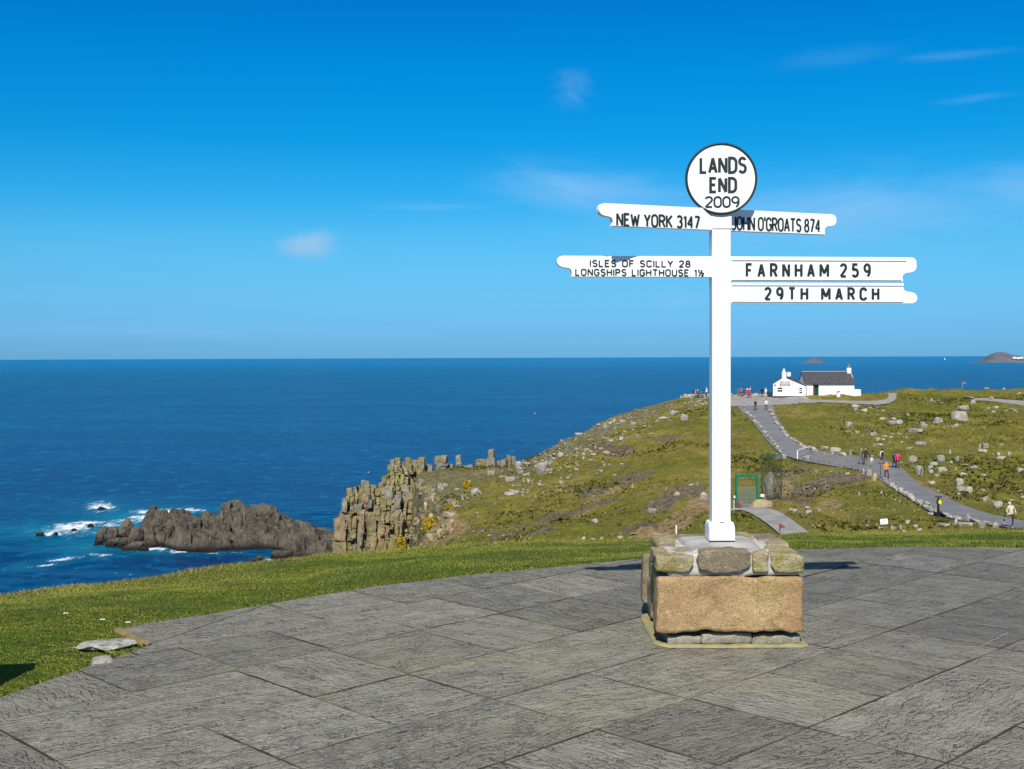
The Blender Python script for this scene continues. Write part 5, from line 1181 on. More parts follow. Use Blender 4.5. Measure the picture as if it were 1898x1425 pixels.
if sum(me.polygons[i].normal.z for i in range(0, len(me.polygons), 97)) < 0: me.flip_normals()
tag(link('rock_reef', me), 'long dark rocky reef in the sea with a humped peak', 'reef')
LR = {190: 'dark jagged rock at the left tip of the reef', 73: 'tiny rock awash farthest left of the reef'}
for i, (px, py, wp, hp, lab) in enumerate([(186, 988, 26, 34, 'leftmost jagged rock at the tip of the reef'), (203, 984, 30, 42, None), (226, 978, 34, 44, 'tallest pointed rock at the left end of the reef'), (248, 984, 30, 46, None), (266, 975, 24, 46, None), (180, 1001, 18, 16, None), (206, 1001, 34, 26, None), (232, 1001, 36, 26, None), (258, 1003, 34, 26, None), (280, 996, 26, 40, None),
        (240, 1014, 44, 16, 'low rock awash in foam in front of the reef'), (262, 1016, 26, 12, None), (296, 953, 28, 22, None), (320, 955, 26, 20, None), (283, 962, 22, 24, None), (73, 990, 18, 9, 'tiny rock awash farthest left of the reef'), (100, 989, 11, 8, 'second tiny rock awash left of the reef'), (135, 981, 12, 8, None), (166, 972, 12, 10, None), (187, 942, 16, 5, 'flat rock in the isolated patch of surf'),
        (468, 1038, 32, 12, 'rounded pale rock in the water below the reef'), (520, 1026, 46, 22, None), (556, 1026, 50, 22, None), (590, 1024, 46, 28, None), (600, 1006, 36, 22, None), (578, 1000, 30, 16, None), (612, 1010, 30, 34, 'dark rock at the foot of the big crag block')]):
    pb = on_z(px, py + hp * .5, SEA); W_ = wp * pb.y / FPX; Hh = hp * pb.y / FPX * 1.1
    o = link('sea_rock', SR[i % 6], None, (pb.x, pb.y + W_ * .3, SEA - Hh * .22), (random.uniform(-.15, .15), random.uniform(-.2, .2), random.uniform(-.6, .6))); o.scale = (W_ * 1.3, W_ * 1.1, Hh * (1.0 if lab else .82))
    tag(o, lab or f"{'small' if wp < 25 else 'larger' if wp > 35 else 'middling'} {'spiky' if hp > wp else 'low'} sea rock {'at the left tip of the reef' if px < 250 else 'in the gap of the left reef' if px < 284 else 'behind the left half of the reef' if px < 400 else 'in front of the right end of the reef' if py > 1015 else 'between the reef and the crag'}", 'rock', None if lab else 'sea rocks clustered round the reef')
# far islands
ISL = plain('far_island_rock', (.105, .115, .13), .95, .3, .004)
def island(name, prof_, base_py, d, depth, lab, cat):
    pts = []; px0, px1 = prof_[0][0], prof_[-1][0]; n = 60; k = 12; V = []; Fc = []
    for i in range(n + 1):
        px = px0 + (px1 - px0) * i / n; top = np.interp(px, [p[0] for p in prof_], [p[1] for p in prof_]); ht_ = max(0, zz(px, top, d) - SEA); rr_ = ray(px, 660)[0]
        for j in range(k + 1):
            v = j / k * 2 - 1; dd = d + v * depth; z = SEA - 4 + (ht_ + 4) * max(0, 1 - abs(v)**1.6) * (1 + .16 * float(fbm(i / 4, j / 2, 0, 2, 7)) * (1 - abs(v))) ; V.append((rr_ * dd, dd, z))
    for i in range(n):
        for j in range(k): q = i * (k + 1) + j; Fc.append((q, q + k + 1, q + k + 2, q + 1))
    me = mesh(name, V, Fc, ISL, False)
    if sum(p.normal.z for p in me.polygons) < 0: me.flip_normals()
    return tag(link(name, me), lab, cat)
dI = 61.6 * FPX / (674.5 - 661.2)
island('island', [(1462, 673), (1490, 672), (1497, 668), (1505, 664.5), (1512, 663.5), (1522, 668), (1530, 672), (1548, 674)], 673, dI, 160, 'small rocky island on the horizon above the white cottage', 'island')
hd = island('headland', [(1796, 672), (1815, 668), (1826, 664), (1834, 657), (1845, 652), (1856, 651.5), (1868, 654), (1880, 657), (1898, 659), (1950, 655), (2050, 648)], 673, dI, 500, 'dark conical headland on the horizon at the right', 'headland')
M_SPRAY = plain('white_paint_far', (.8, .8, .8), .9)
for px, py in ((1880, 664.3), (1887, 664.9), (1893, 664.2)):
    p = P_at(px, py, dI - 380); o = box('far_house', (-14, 14, -8, 8, 0, 13), M_SPRAY, hd); o.location = p; o.parent = hd
# sailing boat near the horizon
pb = on_z(1751, 666.5, SEA); bt_ = bpy.data.objects.new('sailing_boat', None); C.objects.link(bt_); bt_.location = pb; tag(bt_, 'tiny white sailing boat near the horizon between island and headland', 'boat')
kk = pb.y / FPX
prism('hull', [(-1.4 * kk, .5 * kk), (1.5 * kk, .5 * kk), (1.1 * kk, 0), (-1.1 * kk, 0)], -.3 * kk, .3 * kk, M_SPRAY, bt_); prism('sail', [(-.9 * kk, .7 * kk), (.9 * kk, .7 * kk), (.1 * kk, 4.2 * kk)], -.03 * kk, .03 * kk, M_SPRAY, bt_)

# ------------------------------------------------------------------ cottage
t = MT('whitewash', .85, .2); t.base(t.mix(t.rng(t.noise(1.2, None, 5), .4, .7), (.84, .84, .83), (.74, .74, .72))); t.bump(t.noise(6, None, 5), .3, .03); M_WW = t.m
t = MT('slate_roof', .7, .35); c = t.mix(t.rng(t.noise(2.5, None, 5, .7), .35, .65), (.045, .042, .048), (.085, .078, .082)); t.base(c)
wv = t.n('ShaderNodeTexBrick'); wv.inputs['Scale'].default_value = 3.2; t.l(t.co.outputs['Object'], wv.inputs['Vector']); t.bump(t.noise(9, None, 4), .5, .03); M_SLT = t.m
M_TARB = plain('black_tar_plinth', (.055, .055, .06), .8); M_DOOR = plain('brown_door', (.10, .045, .02), .6); M_DKG = plain('dark_green_door', (.006, .05, .04), .5); M_GLS = plain('dark_window_glass', (.03, .035, .04), .15, .1, 5, .6); M_RED = plain('sign_red', (.45, .05, .05), .7); M_POT = plain('terracotta_pot', (.42, .17, .10), .9)
cd = 207.0; cb = P_at(1494, 738.5, cd); zc = cb.z; mpp = cd / FPX
cot = bpy.data.objects.new('cottage', None); C.objects.link(cot); cot.location = (cb.x, cd, zc); tag(cot, 'low whitewashed cottage with slate roofs on the headland', 'cottage')
LX = lambda px: ray(px, 720)[0] * cd - cb.x
LZ = lambda py: zz(1500, py, cd) - zc
def wall(name, pts, y0, y1, mat, bev=0): return prism(name, pts, y0, y1, mat, cot, bev)
# left gable block: gable to the viewer, 7 m deep
gpts = [(LX(1433), LZ(742)), (LX(1493.5), LZ(742)), (LX(1493.5), LZ(716.5)), (LX(1456.5), LZ(701)), (LX(1450), LZ(701)), (LX(1433), LZ(711.5))]
def shear(o, k=.36):
    for v in o.data.vertices: v.co.x += v.co.y * k
shear(wall('wall', gpts, 0, 6.4, M_WW))
wall('wall_base', [(LX(1432.5), LZ(743)), (LX(1493.4), LZ(743)), (LX(1493.4), LZ(733.5)), (LX(1432.5), LZ(733.5))], -.07, .0, M_TARB)
def roof(name, p0, p1, y0, y1, th, over=0.0, par=None):
    (xa, za), (xb, zb) = p0, p1
    return prism(name, [(xa, za), (xb, zb), (xb, zb + th), (xa, za + th)], y0, y1, M_SLT, par or cot)
shear(roof('roof', (LX(1431), LZ(712.3)), (LX(1450.5), LZ(700.6)), .30, 6.6, .14))
shear(roof('roof', (LX(1455.8), LZ(700.8)), (LX(1494), LZ(717.2)), .30, 6.6, .14))
# right long block
LR_ = prism('wall', [(0, 0), (0, LZ(711)), (2.6, LZ(691)), (5.2, LZ(711)), (5.2, 0)], 0, 1, M_WW, cot)  # placed below, turned to run along x
bpy.data.objects.remove(LR_)
def xprism(name, pts_yz, x0, x1, mat, par=None):
    bm = bmesh.new(); a = [bm.verts.new((x0, y, z)) for y, z in pts_yz]; b = [bm.verts.new((x1, y, z)) for y, z in pts_yz]; n = len(a); bm.faces.new(a); bm.faces.new(b[::-1])
    for i in range(n): bm.faces.new((a[i], b[i], b[(i + 1) % n], a[(i + 1) % n]))
    bmesh.ops.recalc_face_normals(bm, faces=bm.faces); return link(name, bm_mesh(name, bm, mat), par or cot)
xr0, xr1 = LX(1494.2), LX(1584.5); zr = LZ(690.5); ze = LZ(711.5); yf = .35
dr0, dr1 = LX(1508), LX(1518.5)
xprism('wall', [(yf, LZ(742)), (yf, ze), (yf + 2.7, zr - .1), (yf + 5.4, ze), (yf + 5.4, LZ(742))], xr0, dr0, M_WW)
xprism('wall', [(yf, LZ(742)), (yf, ze), (yf + 2.7, zr - .1), (yf + 5.4, ze), (yf + 5.4, LZ(742))], dr1, xr1, M_WW)
xprism('wall', [(yf, LZ(712.8)), (yf, ze), (yf + 2.7, zr - .1), (yf + 5.4, ze), (yf + 5.4, LZ(712.8))], dr0 + .002, dr1 - .002, M_WW)
xprism('roof', [(yf - .28, ze - .06), (yf - .28, ze + .08), (yf + 2.7, zr + .12), (yf + 2.7, zr - .06)], xr0 - .06, xr1 + .05, M_SLT)
xprism('roof', [(yf + 5.68, ze - .06), (yf + 5.68, ze + .08), (yf + 2.703, zr + .12), (yf + 2.703, zr - .06)], xr0 - .06, xr1 + .05, M_SLT)
xprism('roof_ridge', [(yf + 2.5, zr + .10), (yf + 2.7, zr + .22), (yf + 2.9, zr + .10)], xr0 - .06, LX(1577), plain('grey_ridge_tile', (.30, .28, .26), .9))
d_ = box('door', (dr0 + .36, dr1 - .01, yf + .3, yf + .36, LZ(733.5), LZ(712.9)), M_DKG, cot); box('door_frame', (dr0 + .01, dr0 + .35, yf + .10, yf + .16, LZ(733.5), LZ(712.9)), M_DOOR, cot)
wall('wall_base', [(xr0, LZ(741)), (dr0, LZ(741)), (dr0, LZ(733.5)), (xr0, LZ(733.5))], yf - .05, yf - .002, M_TARB); wall('wall_base', [(dr1, LZ(740)), (LX(1552), LZ(740)), (LX(1552), LZ(733.8)), (dr1, LZ(733.8))], yf - .05, yf - .002, M_TARB)
bm = bmesh.new()
for i, (x0, x1, z0, z1) in enumerate(((1506.5, 1520.5, 736.0, 735.0), (1504, 1524, 737.4, 736.0), (1500, 1527, 739.5, 737.4))): box_bm(bm, LX(x0), LX(x1), -.9 - .35 * i, yf - .056, LZ(z0), LZ(z1))
link('doorstep', bm_mesh('doorstep', bm, M_WW), cot)
# chimneys
def chimney(px0, px1, py0, py1, y0, y1, pots, taper=0.0):
    o = box('chimney', (LX(px0), LX(px1), y0, y1, LZ(py0), LZ(py1)), M_WW, cot, .03)
    for a, b, p0, p1, mt in pots: cyl('chimney_pot', ((LX(a) + LX(b)) / 2, (y0 + y1) / 2, LZ(p0)), ((LX(a) + LX(b)) / 2, (y0 + y1) / 2, LZ(p1)), (LX(b) - LX(a)) / 2, mt, o)
chimney(1450.2, 1457.6, 702.5, 688.5, .05, .8, [(1452, 1456, 688.6, 683.2, M_WW)])
chimney(1578, 1585.6, 694, 682.2, 2.6, 3.4, [(1580.8, 1583.6, 682.3, 675.5, M_POT)])
# two white round tanks on the left roof
for a, b in ((1460.6, 1467.6), (1469, 1476.4)):
    bm = bmesh.new(); r = (LX(b) - LX(a)) / 2; z0, z1 = LZ(698), LZ(690); xc = (LX(a) + LX(b)) / 2
    cyl_bm(bm, (xc, 4.2, z0), (xc, 4.2, z1 - r * .3), r, r, 16); cyl_bm(bm, (xc, 4.2, z1 - r * .3), (xc, 4.2, z1), r, r * .55, 16); link('roof_tank', bm_mesh('roof_tank', bm, M_WW), cot)
# gable signs and windows
sg = box('sign_board', (LX(1444.5), LX(1465), -.06, -.005, LZ(710.2), LZ(705.6)), plain('sign_cream', (.62, .60, .58), .7), cot)
lettering('lettering', sg, -.0605, .035, [('FIRST & LAST', (LX(1445.5), LX(1464), LZ(709.4), LZ(706.2)))], M_RED, depth=.01)
sg = box('sign_board', (LX(1445.5), LX(1464), -.06, -.005, LZ(714.9), LZ(711)), plain('sign_grey', (.5, .48, .47), .7), cot)
lettering('lettering', sg, -.0605, .035, [('HOUSE', (LX(1449), LX(1460.5), LZ(714.2), LZ(711.6)))], M_RED, depth=.01)
box('sign_end', (LX(1445.4), LX(1447.2), -.09, -.0615, LZ(714.9), LZ(711)), M_RED, cot); box('sign_end', (LX(1462.3), LX(1464.1), -.09, -.0615, LZ(714.9), LZ(711)), M_RED, cot)
def window(px0, px1, py0, py1, bars=1, nm='window'):
    x0, x1, z0, z1 = LX(px0), LX(px1), LZ(py1), LZ(py0); f = box(nm, (x0, x1, -.03, -.002, z0, z1), M_GLS, cot)
    for i in range(bars): zc_ = z0 + (z1 - z0) * (i + 1) / (bars + 1); box('glazing_bar', (x0, x1, -.055, -.032, zc_ - .07, zc_ + .07), M_WW, f)
window(1441, 1450.3, 718, 725.5, 1); window(1481.5, 1486.8, 718.5, 728.5, 2); box('wall_lamp', (LX(1434.5), LX(1438), -.12, -.003, LZ(713.6), LZ(712.2)), M_TARB, cot)
cyl('drain_pipe', (LX(1436.5), -.05, LZ(733)), (LX(1436.5), -.05, LZ(714)), .03, M_TARB, cot, n=6); cyl('drain_pipe', (LX(1495), yf - .08, LZ(736)), (LX(1495), yf - .08, LZ(716)), .07, M_TARB, cot, n=6)
# buttress, rear lean-to and low wall at the right end
wall('buttress', [(LX(1584.7), LZ(740)), (LX(1589), LZ(740)), (LX(1586.6), LZ(697)), (LX(1584.7), LZ(695))], 2.0, 3.6, M_WW); wall('buttress', [(LX(1590), LZ(725)), (LX(1594.5), LZ(725)), (LX(1592.4), LZ(692.5)), (LX(1591), LZ(692))], 4.6, 5.2, M_WW)
wall('yard_wall', [(LX(1584.8), LZ(741)), (LX(1600), LZ(741)), (LX(1600), LZ(722.5)), (LX(1590), LZ(722)), (LX(1584.8), LZ(724))], 1.4, 1.8, M_WW)
# things beside the cottage
def atg(px, py, d=None):
    if d: x = ray(px, py)[0] * d; return Vector((x, d, hz(x, d)))
    return ground(px, py)
p = atg(1554, 736.5, 205.3); sb = bpy.data.objects.new('sandwich_board', None); C.objects.link(sb); sb.location = p; tag(sb, 'small black and white board on the grass before the cottage', 'sign')
box('panel', (-.25, .25, -.2, -.15, 0, .8), M_WW, sb, rot=(.12, 0, 0)); box('panel', (-.25, .25, .15, .2, 0, .8), M_WW, sb, rot=(-.12, 0, 0)); box('top_board', (-.3, .3, -.1, .1, .81, .98), M_TARB, sb)
p = atg(1427, 729, 210); bb = bpy.data.objects.new('shrub_tub', None); 
bpy.data.objects.remove(bb)
def lowbox(name, px, py, d, w_, dp, h, mat, lab, cat):
    p = atg(px, py, d); r_ = bpy.data.objects.new(name, None); C.objects.link(r_); r_.location = p; tag(r_, lab, cat)
    box('body', (-w_ / 2, w_ / 2, -dp / 2, dp / 2, 0, h * .85), mat, r_, .04); box('lid', (-w_ / 2 - .03, w_ / 2 + .03, -dp / 2 - .03, dp / 2 + .03, h * .85 + .002, h), mat, r_, .03)
lowbox('bin', 1427, 729, 211, .75, .6, .95, plain('dark_green_bin', (.02, .035, .03), .6), 'dark bin against the wall left of the cottage gable', 'bin')
# ------------------------------------------------------------------ fences, frames, signs
M_GRN = plain('green_painted_steel', (.003, .15, .075), .5, .15, 4); M_NET = plain('dark_green_net', (.008, .02, .016), .8); M_WOOD = plain('weathered_post_wood', (.26, .22, .16), .9, .3, 5); M_WIRE = plain('galvanised_wire', (.28, .27, .26), .6)
M_DARK = plain('black_painted_iron', (.012, .013, .015), .45); M_YEL = plain('yellow_disc_paint', (.75, .62, .01), .5); M_RUST = plain('red_brown_sign_paint', (.22, .055, .03), .7); M_MESH = plain('grey_gate_mesh', (.16, .21, .19), .6); M_WPL = plain('white_sign_plastic', (.8, .82, .82), .5)
def empty(name, loc, label, cat, group=None, rz=0):
    o = bpy.data.objects.new(name, None); C.objects.link(o); o.location = loc; o.rotation_euler = (0, 0, rz); return tag(o, label, cat, group)
# green steel portal with mesh gate
p = ground(1384, 941); kx = p.y / FPX; gt = empty('steel_gate', p, 'bright green steel portal with a grey mesh gate below the hillside', 'gate')
hw = 21.5 * kx; th_ = 2.6 * kx; ht = 57 * kx; z0 = 12 * kx
box('gate_post', (-hw, -hw + th_ * 1.6, -.12, .12, 0, ht), M_GRN, gt, .01); box('gate_post', (hw - th_ * 1.6, hw, -.12, .12, 0, ht), M_GRN, gt, .01); box('gate_beam', (-hw - .004, hw + .004, -.125, .125, ht + .002, ht + th_ * 1.9), M_GRN, gt, .01)
bm = bmesh.new(); gh = 38 * kx; gw = hw - th_ * 1.6
for i in range(15):
    x = -gw + 2 * gw * (i + .5) / 15; box_bm(bm, x - .009, x + .009, -.02, -.008, .05, gh)
for i in range(16):
    z = .05 + (gh - .05) * i / 15; box_bm(bm, -gw, gw, -.006, .006, z - .009, z + .009)
for x in (-gw + .03, 0, gw - .03): box_bm(bm, x - .025, x + .025, .01, .05, 0, gh)
for z in (.02, gh * .5, gh): box_bm(bm, -gw, gw, .052, .09, z - .022, z + .022)
tag(link('mesh_panel', bm_mesh('mesh_panel', bm, M_MESH), gt), kind='stuff')
# netted frame over the leaning rock
p = ground(1427, 925); kx = p.y / FPX; M_NET2 = plain('dull_green_tube', (.01, .09, .06), .6); nf = empty('net_frame', p, 'dark green netted frame guarding the tall leaning rock', 'frame')
for x, y0, nm in ((-18, 0, 'frame_post'), (19, 0, 'frame_post')): cyl(nm, (x * kx, -.5, 0), (x * kx, -.5, 84 * kx), .05, M_NET2, nf, n=8)
cyl('frame_beam', (-18 * kx, -.5, 84 * kx), (19 * kx, -.5, 84 * kx), .05, M_NET2, nf, n=8)
bm = bmesh.new()
for i in range(31):
    x = (-17 + i * 1.17) * kx; cyl_bm(bm, (x, -.5, .05), (x, -.5, 83 * kx), .007, None, 4, False)
for i in range(60):
    z = (2 + i * 1.38) * kx; cyl_bm(bm, (-17.5 * kx, -.52, z), (18.5 * kx, -.52, z), .007, None, 4, False)
tag(link('netting', bm_mesh('netting', bm, M_NET), nf), kind='stuff')
# post and wire fence along the outer bend
fp = [(1478, 852, 18), (1494, 852, 18), (1510, 857, 24), (1520, 858, 24), (1530, 859, 24), (1540, 861, 25), (1549, 863, 25), (1559, 865, 25), (1569, 868, 26), (1582, 871, 26), (1594, 874, 33), (1606, 878, 26), (1618, 883, 30), (1632, 886, 32), (1637, 890, 30)]
pf = [ground(a, b) for a, b, _ in fp]; f_ = empty('wire_fence', pf[5], 'post and wire fence curving along the outer bend of the path', 'fence'); O = pf[5]
for q, (a, b, h) in zip(pf, fp): hh_ = h * q.y / FPX; cyl('fence_post', q - O - Vector((0, 0, .2)), q - O + Vector((0, 0, hh_)), .05, M_WOOD, f_, n=6)
bm = bmesh.new()
for lv in (.35, .65, .93):
    for i in range(len(pf) - 1): cyl_bm(bm, pf[i] - O + Vector((0, -.03, lv * fp[i][2] * pf[i].y / FPX)), pf[i + 1] - O + Vector((0, -.03, lv * fp[i + 1][2] * pf[i + 1].y / FPX)), .014, None, 4, False)
link('fence_wire', bm_mesh('fence_wire', bm, M_WIRE), f_)
# white pole barrier
a = ground(1478, 852); bq = ground(1503, 842); ba = empty('pole_barrier', a, 'white pole barrier slanting across the path at the fence end', 'barrier'); v1_, v2_ = Vector((0, 0, 17 * a.y / FPX)), bq - a + Vector((0, 0, 15 * bq.y / FPX))
cyl('barrier_pole', v1_, v2_, .05, M_WPL, ba, n=8); cyl('barrier_post', (0, 0, -.2), v1_, .07, M_WPL, ba, n=8)
# sloping hand ropes and steps down to the gate
for li, (pts, lab) in enumerate(((((1415, 915, 20), (1448, 905, 16), (1480, 896, 16), (1512, 888, 16), (1560, 880, 14)), 'upper wire handrail slanting up the scrubby bank'), (((1418, 932, 14), (1450, 924, 14), (1490, 912, 14), (1530, 903, 14), (1590, 890, 14)), 'lower wire handrail slanting up the scrubby bank'))):
    q = [ground(a, b) for a, b, _ in pts]; hr = empty('handrail', q[0], lab, 'handrail')
    for u, (a, b, h) in zip(q, pts): cyl('rail_post', u - q[0] - Vector((0, 0, .2)), u - q[0] + Vector((0, 0, h * u.y / FPX)), .04, M_WOOD, hr, n=6)
    bm = bmesh.new()
    for lv in (.55, .97):
        for i in range(len(q) - 1): cyl_bm(bm, q[i] - q[0] + Vector((0, 0, lv * pts[i][2] * q[i].y / FPX)), q[i + 1] - q[0] + Vector((0, 0, lv * pts[i + 1][2] * q[i + 1].y / FPX)), .022, None, 5, False)
    link('rail_wire', bm_mesh('rail_wire', bm, M_WOOD), hr)
# coin telescope
p = ground(1739, 957); k = p.y / FPX; ct = empty('coin_telescope', p, 'black pedestal telescope with a yellow disc beside the path', 'telescope')
prism('base', [(-6 * k, 3.5 * k), (-6.8 * k, 9 * k), (-4.6 * k, 7 * k), (0, 6.4 * k), (4.6 * k, 7 * k), (7 * k, 9 * k), (6 * k, 3.5 * k), (5.4 * k, 0), (-5.4 * k, 0)], -.3, .3, M_DARK, ct)
cyl('pedestal', (0, 0, 6.4 * k), (0, 0, 24 * k), 2.5 * k, M_DARK, ct, 1.9 * k, 12); cyl('housing', (0, 0, 24.02 * k), (0, 0, 31 * k), 3.4 * k, M_DARK, ct, 2.6 * k, 14)
cyl('coin_disc', (1.6 * k, -3.5 * k, 27 * k), (1.8 * k, -4.3 * k, 27 * k), 3.7 * k, M_YEL, ct, n=20)
cyl('neck', (0, 0, 31.02 * k), (0, 0, 34.5 * k), 1.4 * k, M_DARK, ct, n=8)
bm = bmesh.new(); cyl_bm(bm, (-5.8 * k, 0, 36.8 * k), (5.8 * k, -.1, 36.4 * k), 1.7 * k, 1.5 * k, 10); link('telescope_tube', bm_mesh('telescope_tube', bm, M_DARK), ct)
# little signs and posts
p = ground(1640, 984); k = p.y / FPX; s_ = empty('notice_sign', p, 'small white notice on a stake on the bank beyond the lawn', 'sign'); s_.rotation_euler = (0, 0, -.1)
box('panel', (-7 * k, 7 * k, -.03, .0, 11 * k, 21 * k), M_WPL, s_, .005, rot=(0, -.10, 0)); cyl('stake', (0, .02, -.1), (0, .02, 12 * k), .03, M_WOOD, s_, n=6)
box('text_line', (-5 * k, 5 * k, -.033, -.0305, 17.5 * k, 18.2 * k), M_GRAY, s_, rot=(0, -.10, 0)); box('text_line', (-5 * k, 4 * k, -.033, -.0305, 14.5 * k, 15.2 * k), M_GRAY, s_, rot=(0, -.10, 0))
p = ground(1253.5, 992); k = p.y / FPX; s_ = empty('marker_post', p, 'thin white marker post just left of the granite plinth', 'post'); cyl('stake', (0, 0, -.2), (0, 0, 18 * k), 1.5 * k, M_WPL, s_, n=8)
cyl('stake_cap', (0, 0, 18 * k), (0, 0, 18.8 * k), 1.5 * k, M_WPL, s_, .5 * k, 8)
def arrow(px, py, hp, lab):
    p = ground(px, py); k = p.y / FPX; s_ = empty('arrow_sign', p, lab, 'sign'); cyl('stake', (0, 0, -.1), (0, 0, hp * k), .9 * k, M_RUST, s_, n=6)
    prism('arrow_board', [(1 * k, hp * k), (1 * k, (hp - 10) * k), (5 * k, (hp - 8) * k), (10.5 * k, (hp - 8.6) * k), (9 * k, (hp - 5) * k), (4.5 * k, (hp - 2.8) * k)], -.03, .0, M_RUST, s_)
arrow(1445, 992, 22, 'red brown arrow sign standing on the lower gravel path'); arrow(1366, 943, 14, 'red brown arrow sign beside the green portal')
p = ground(1413, 935); k = p.y / FPX; s_ = empty('notice_sign', p, 'tiny white notice on a post right of the green portal', 'sign'); box('panel', (-3.4 * k, 3.4 * k, -.03, 0, 14 * k, 19 * k), M_WPL, s_); cyl('stake', (3 * k, .03, -.1), (3 * k, .03, 34 * k), .8 * k, M_WOOD, s_, n=6)
for px_, lab in ((1361, 'small white box on the left foot of the green portal'),):
    p = ground(px_, 943); k = p.y / FPX; s_ = empty('junction_box', p, lab, 'box'); box('body', (-1.4 * k, 1.4 * k, -.1, .1, 20 * k, 24 * k), M_WPL, s_, .01); cyl('stake', (0, .12, 0), (0, .12, 22 * k), .03, M_WPL, s_, n=6)
p = atg(1784, 722, 226); k = p.y / FPX; s_ = empty('fingerpost', p, 'thin fingerpost on the skyline right of the cottage', 'signpost'); cyl('post', (0, 0, -.2), (0, 0, 17 * k), .07, M_WOOD, s_, n=6); box('finger', (-1.5 * k, 6 * k, -.04, .04, 12.5 * k, 15 * k), M_WOOD, s_)
for x, y, lab in (((1369, 746), 0, ''),): pass
# stone slabs lying in the lawn beside the terrace
def lawn_stone(px, py, w_, h_, dd, lab, seed):
    p = on_z(px, py); o = rough_block('flat_stone', (-w_ / 2, w_ / 2, -dd / 2, dd / 2, -.04, h_), G_GREY if seed != 5 else G_GREY, None, .012, .04, .02, seed, lambda c: Vector((c.x * (1 - .25 * (c.y / dd) ** 2), c.y * (1 - .5 * abs(c.x / w_)), c.z)))
    o.location = p; o.rotation_euler = (0, 0, .25); tag(o, lab, 'stone'); return o
for px, py, w_, d_, h_, kk_, lab in ((184, 1201, .40, .28, .055, 2, 'larger flat pale stone in the grass at the terrace corner'), (190, 1226, .12, .10, .035, 4, 'small flat pale stone by the terrace corner')):
    p = on_z(px, py); o = link('flat_stone', RK['p'][kk_], None, (p.x, p.y, -.35 * h_), (0, 0, .25)); o.scale = (w_, d_, h_); tag(o, lab, 'stone')
# unseen stone added out of view on the left to cast the lawn shadow
o = rough_block('shadow_caster', (-.10, .10, -.07, .07, -.05, .86), G_GREY, None, .02, .06, .03, 8); o.location = (-2.70, 5.28, 0); o.rotation_euler = (0, 0, .3); tag(o, 'waist high grey stone added out of view on the left to cast a shadow on the lawn', 'stone')
# daisies
M_PET = plain('daisy_petals', (.85, .85, .85), .7); M_EYE = plain('daisy_eye', (.6, .45, .02), .7)
for i, (px, py) in enumerate(((122, 1137), (190, 1149), (237, 1154))):
    v = ray(px, py); d = np.arange(4, 12, .02); k = int(np.argmax(1.6 + v[2] * d <= bil(H, v[0] * d, d) + .03)); p = Vector((v[0] * d[k], d[k], float(bil(H, v[0] * d[k], d[k]))))
    e = empty('daisy', p, ('white daisy farthest from the terrace corner', 'white daisy in the middle of the three on the lawn', 'white daisy nearest the terrace corner')[i], 'flower')
    cyl('stem', (0, 0, 0), (0, 0, .03), .0012, M_GRN, e, n=4); bm = bmesh.new()
    for a in range(9):
        t_ = a / 9 * 6.283; c_, s2 = math.cos(t_), math.sin(t_); bm.faces.new([bm.verts.new(q) for q in ((0, 0, .030), (c_ * .013 - s2 * .004, s2 * .013 + c_ * .004, .034), (c_ * .017, s2 * .017, .032), (c_ * .013 + s2 * .004, s2 * .013 - c_ * .004, .034))])
    link('petals', bm_mesh('petals', bm, M_PET), e); cyl('eye', (0, 0, .031), (0, 0, .035), .004, M_EYE, e, n=8)
# gulls
M_GULL = plain('gull_white', (.8, .78, .76), .8)
for px, py, d, lab in ((683, 876, 150, 'white gull flying over the sea left of the crag'), (991, 767, 170, 'white gull flying over the sea left of the hilltop'), (984, 828, 150, 'white gull standing on the ridge rocks')):
    p = P_at(px, py, d); k = d / FPX
    if 'ridge' in lab: p = ground(985, 842)
    e = empty('gull', p, lab, 'bird'); bm = bmesh.new()
    sec = [(-1.5, .05), (-1.1, .35), (-.3, .6), (.5, .55), (1.0, .32), (1.35, .34), (1.6, .22), (1.95, .03)]
    rings = []
    for x, r in sec: rings.append([bm.verts.new((x * k, r * k * math.cos(a), r * k * math.sin(a) + .8 * k + (0.25 * k if x > .9 else 0))) for a in np.linspace(0, 6.283, 9)[:-1]])
    for a, b in zip(rings[:-1], rings[1:]):
        for i in range(8): bm.faces.new((a[i], a[(i + 1) % 8], b[(i + 1) % 8], b[i]))
    link('body', bm_mesh('body', bm, M_GULL, True), e)
    if 'flying' in lab:
        for s in (-1, 1):
            bm = bmesh.new(); top = [(.4, .4, .9), (.5, 1.6, 1.5), (.1, 3.0, 1.3), (-.3, 3.1, 1.3), (-.3, 1.6, 1.4), (-.4, .4, .9)]; up = [bm.verts.new((x * k, s * y * k, z * k)) for x, y, z in top]; dn = [bm.verts.new((x * k, s * y * k, (z - .12) * k)) for x, y, z in top]
            bm.faces.new(up); bm.faces.new(dn[::-1]); [bm.faces.new((up[i], dn[i], dn[(i + 1) % 6], up[(i + 1) % 6])) for i in range(6)]; bmesh.ops.recalc_face_normals(bm, faces=bm.faces); link('wing', bm_mesh('wing', bm, M_GULL), e)

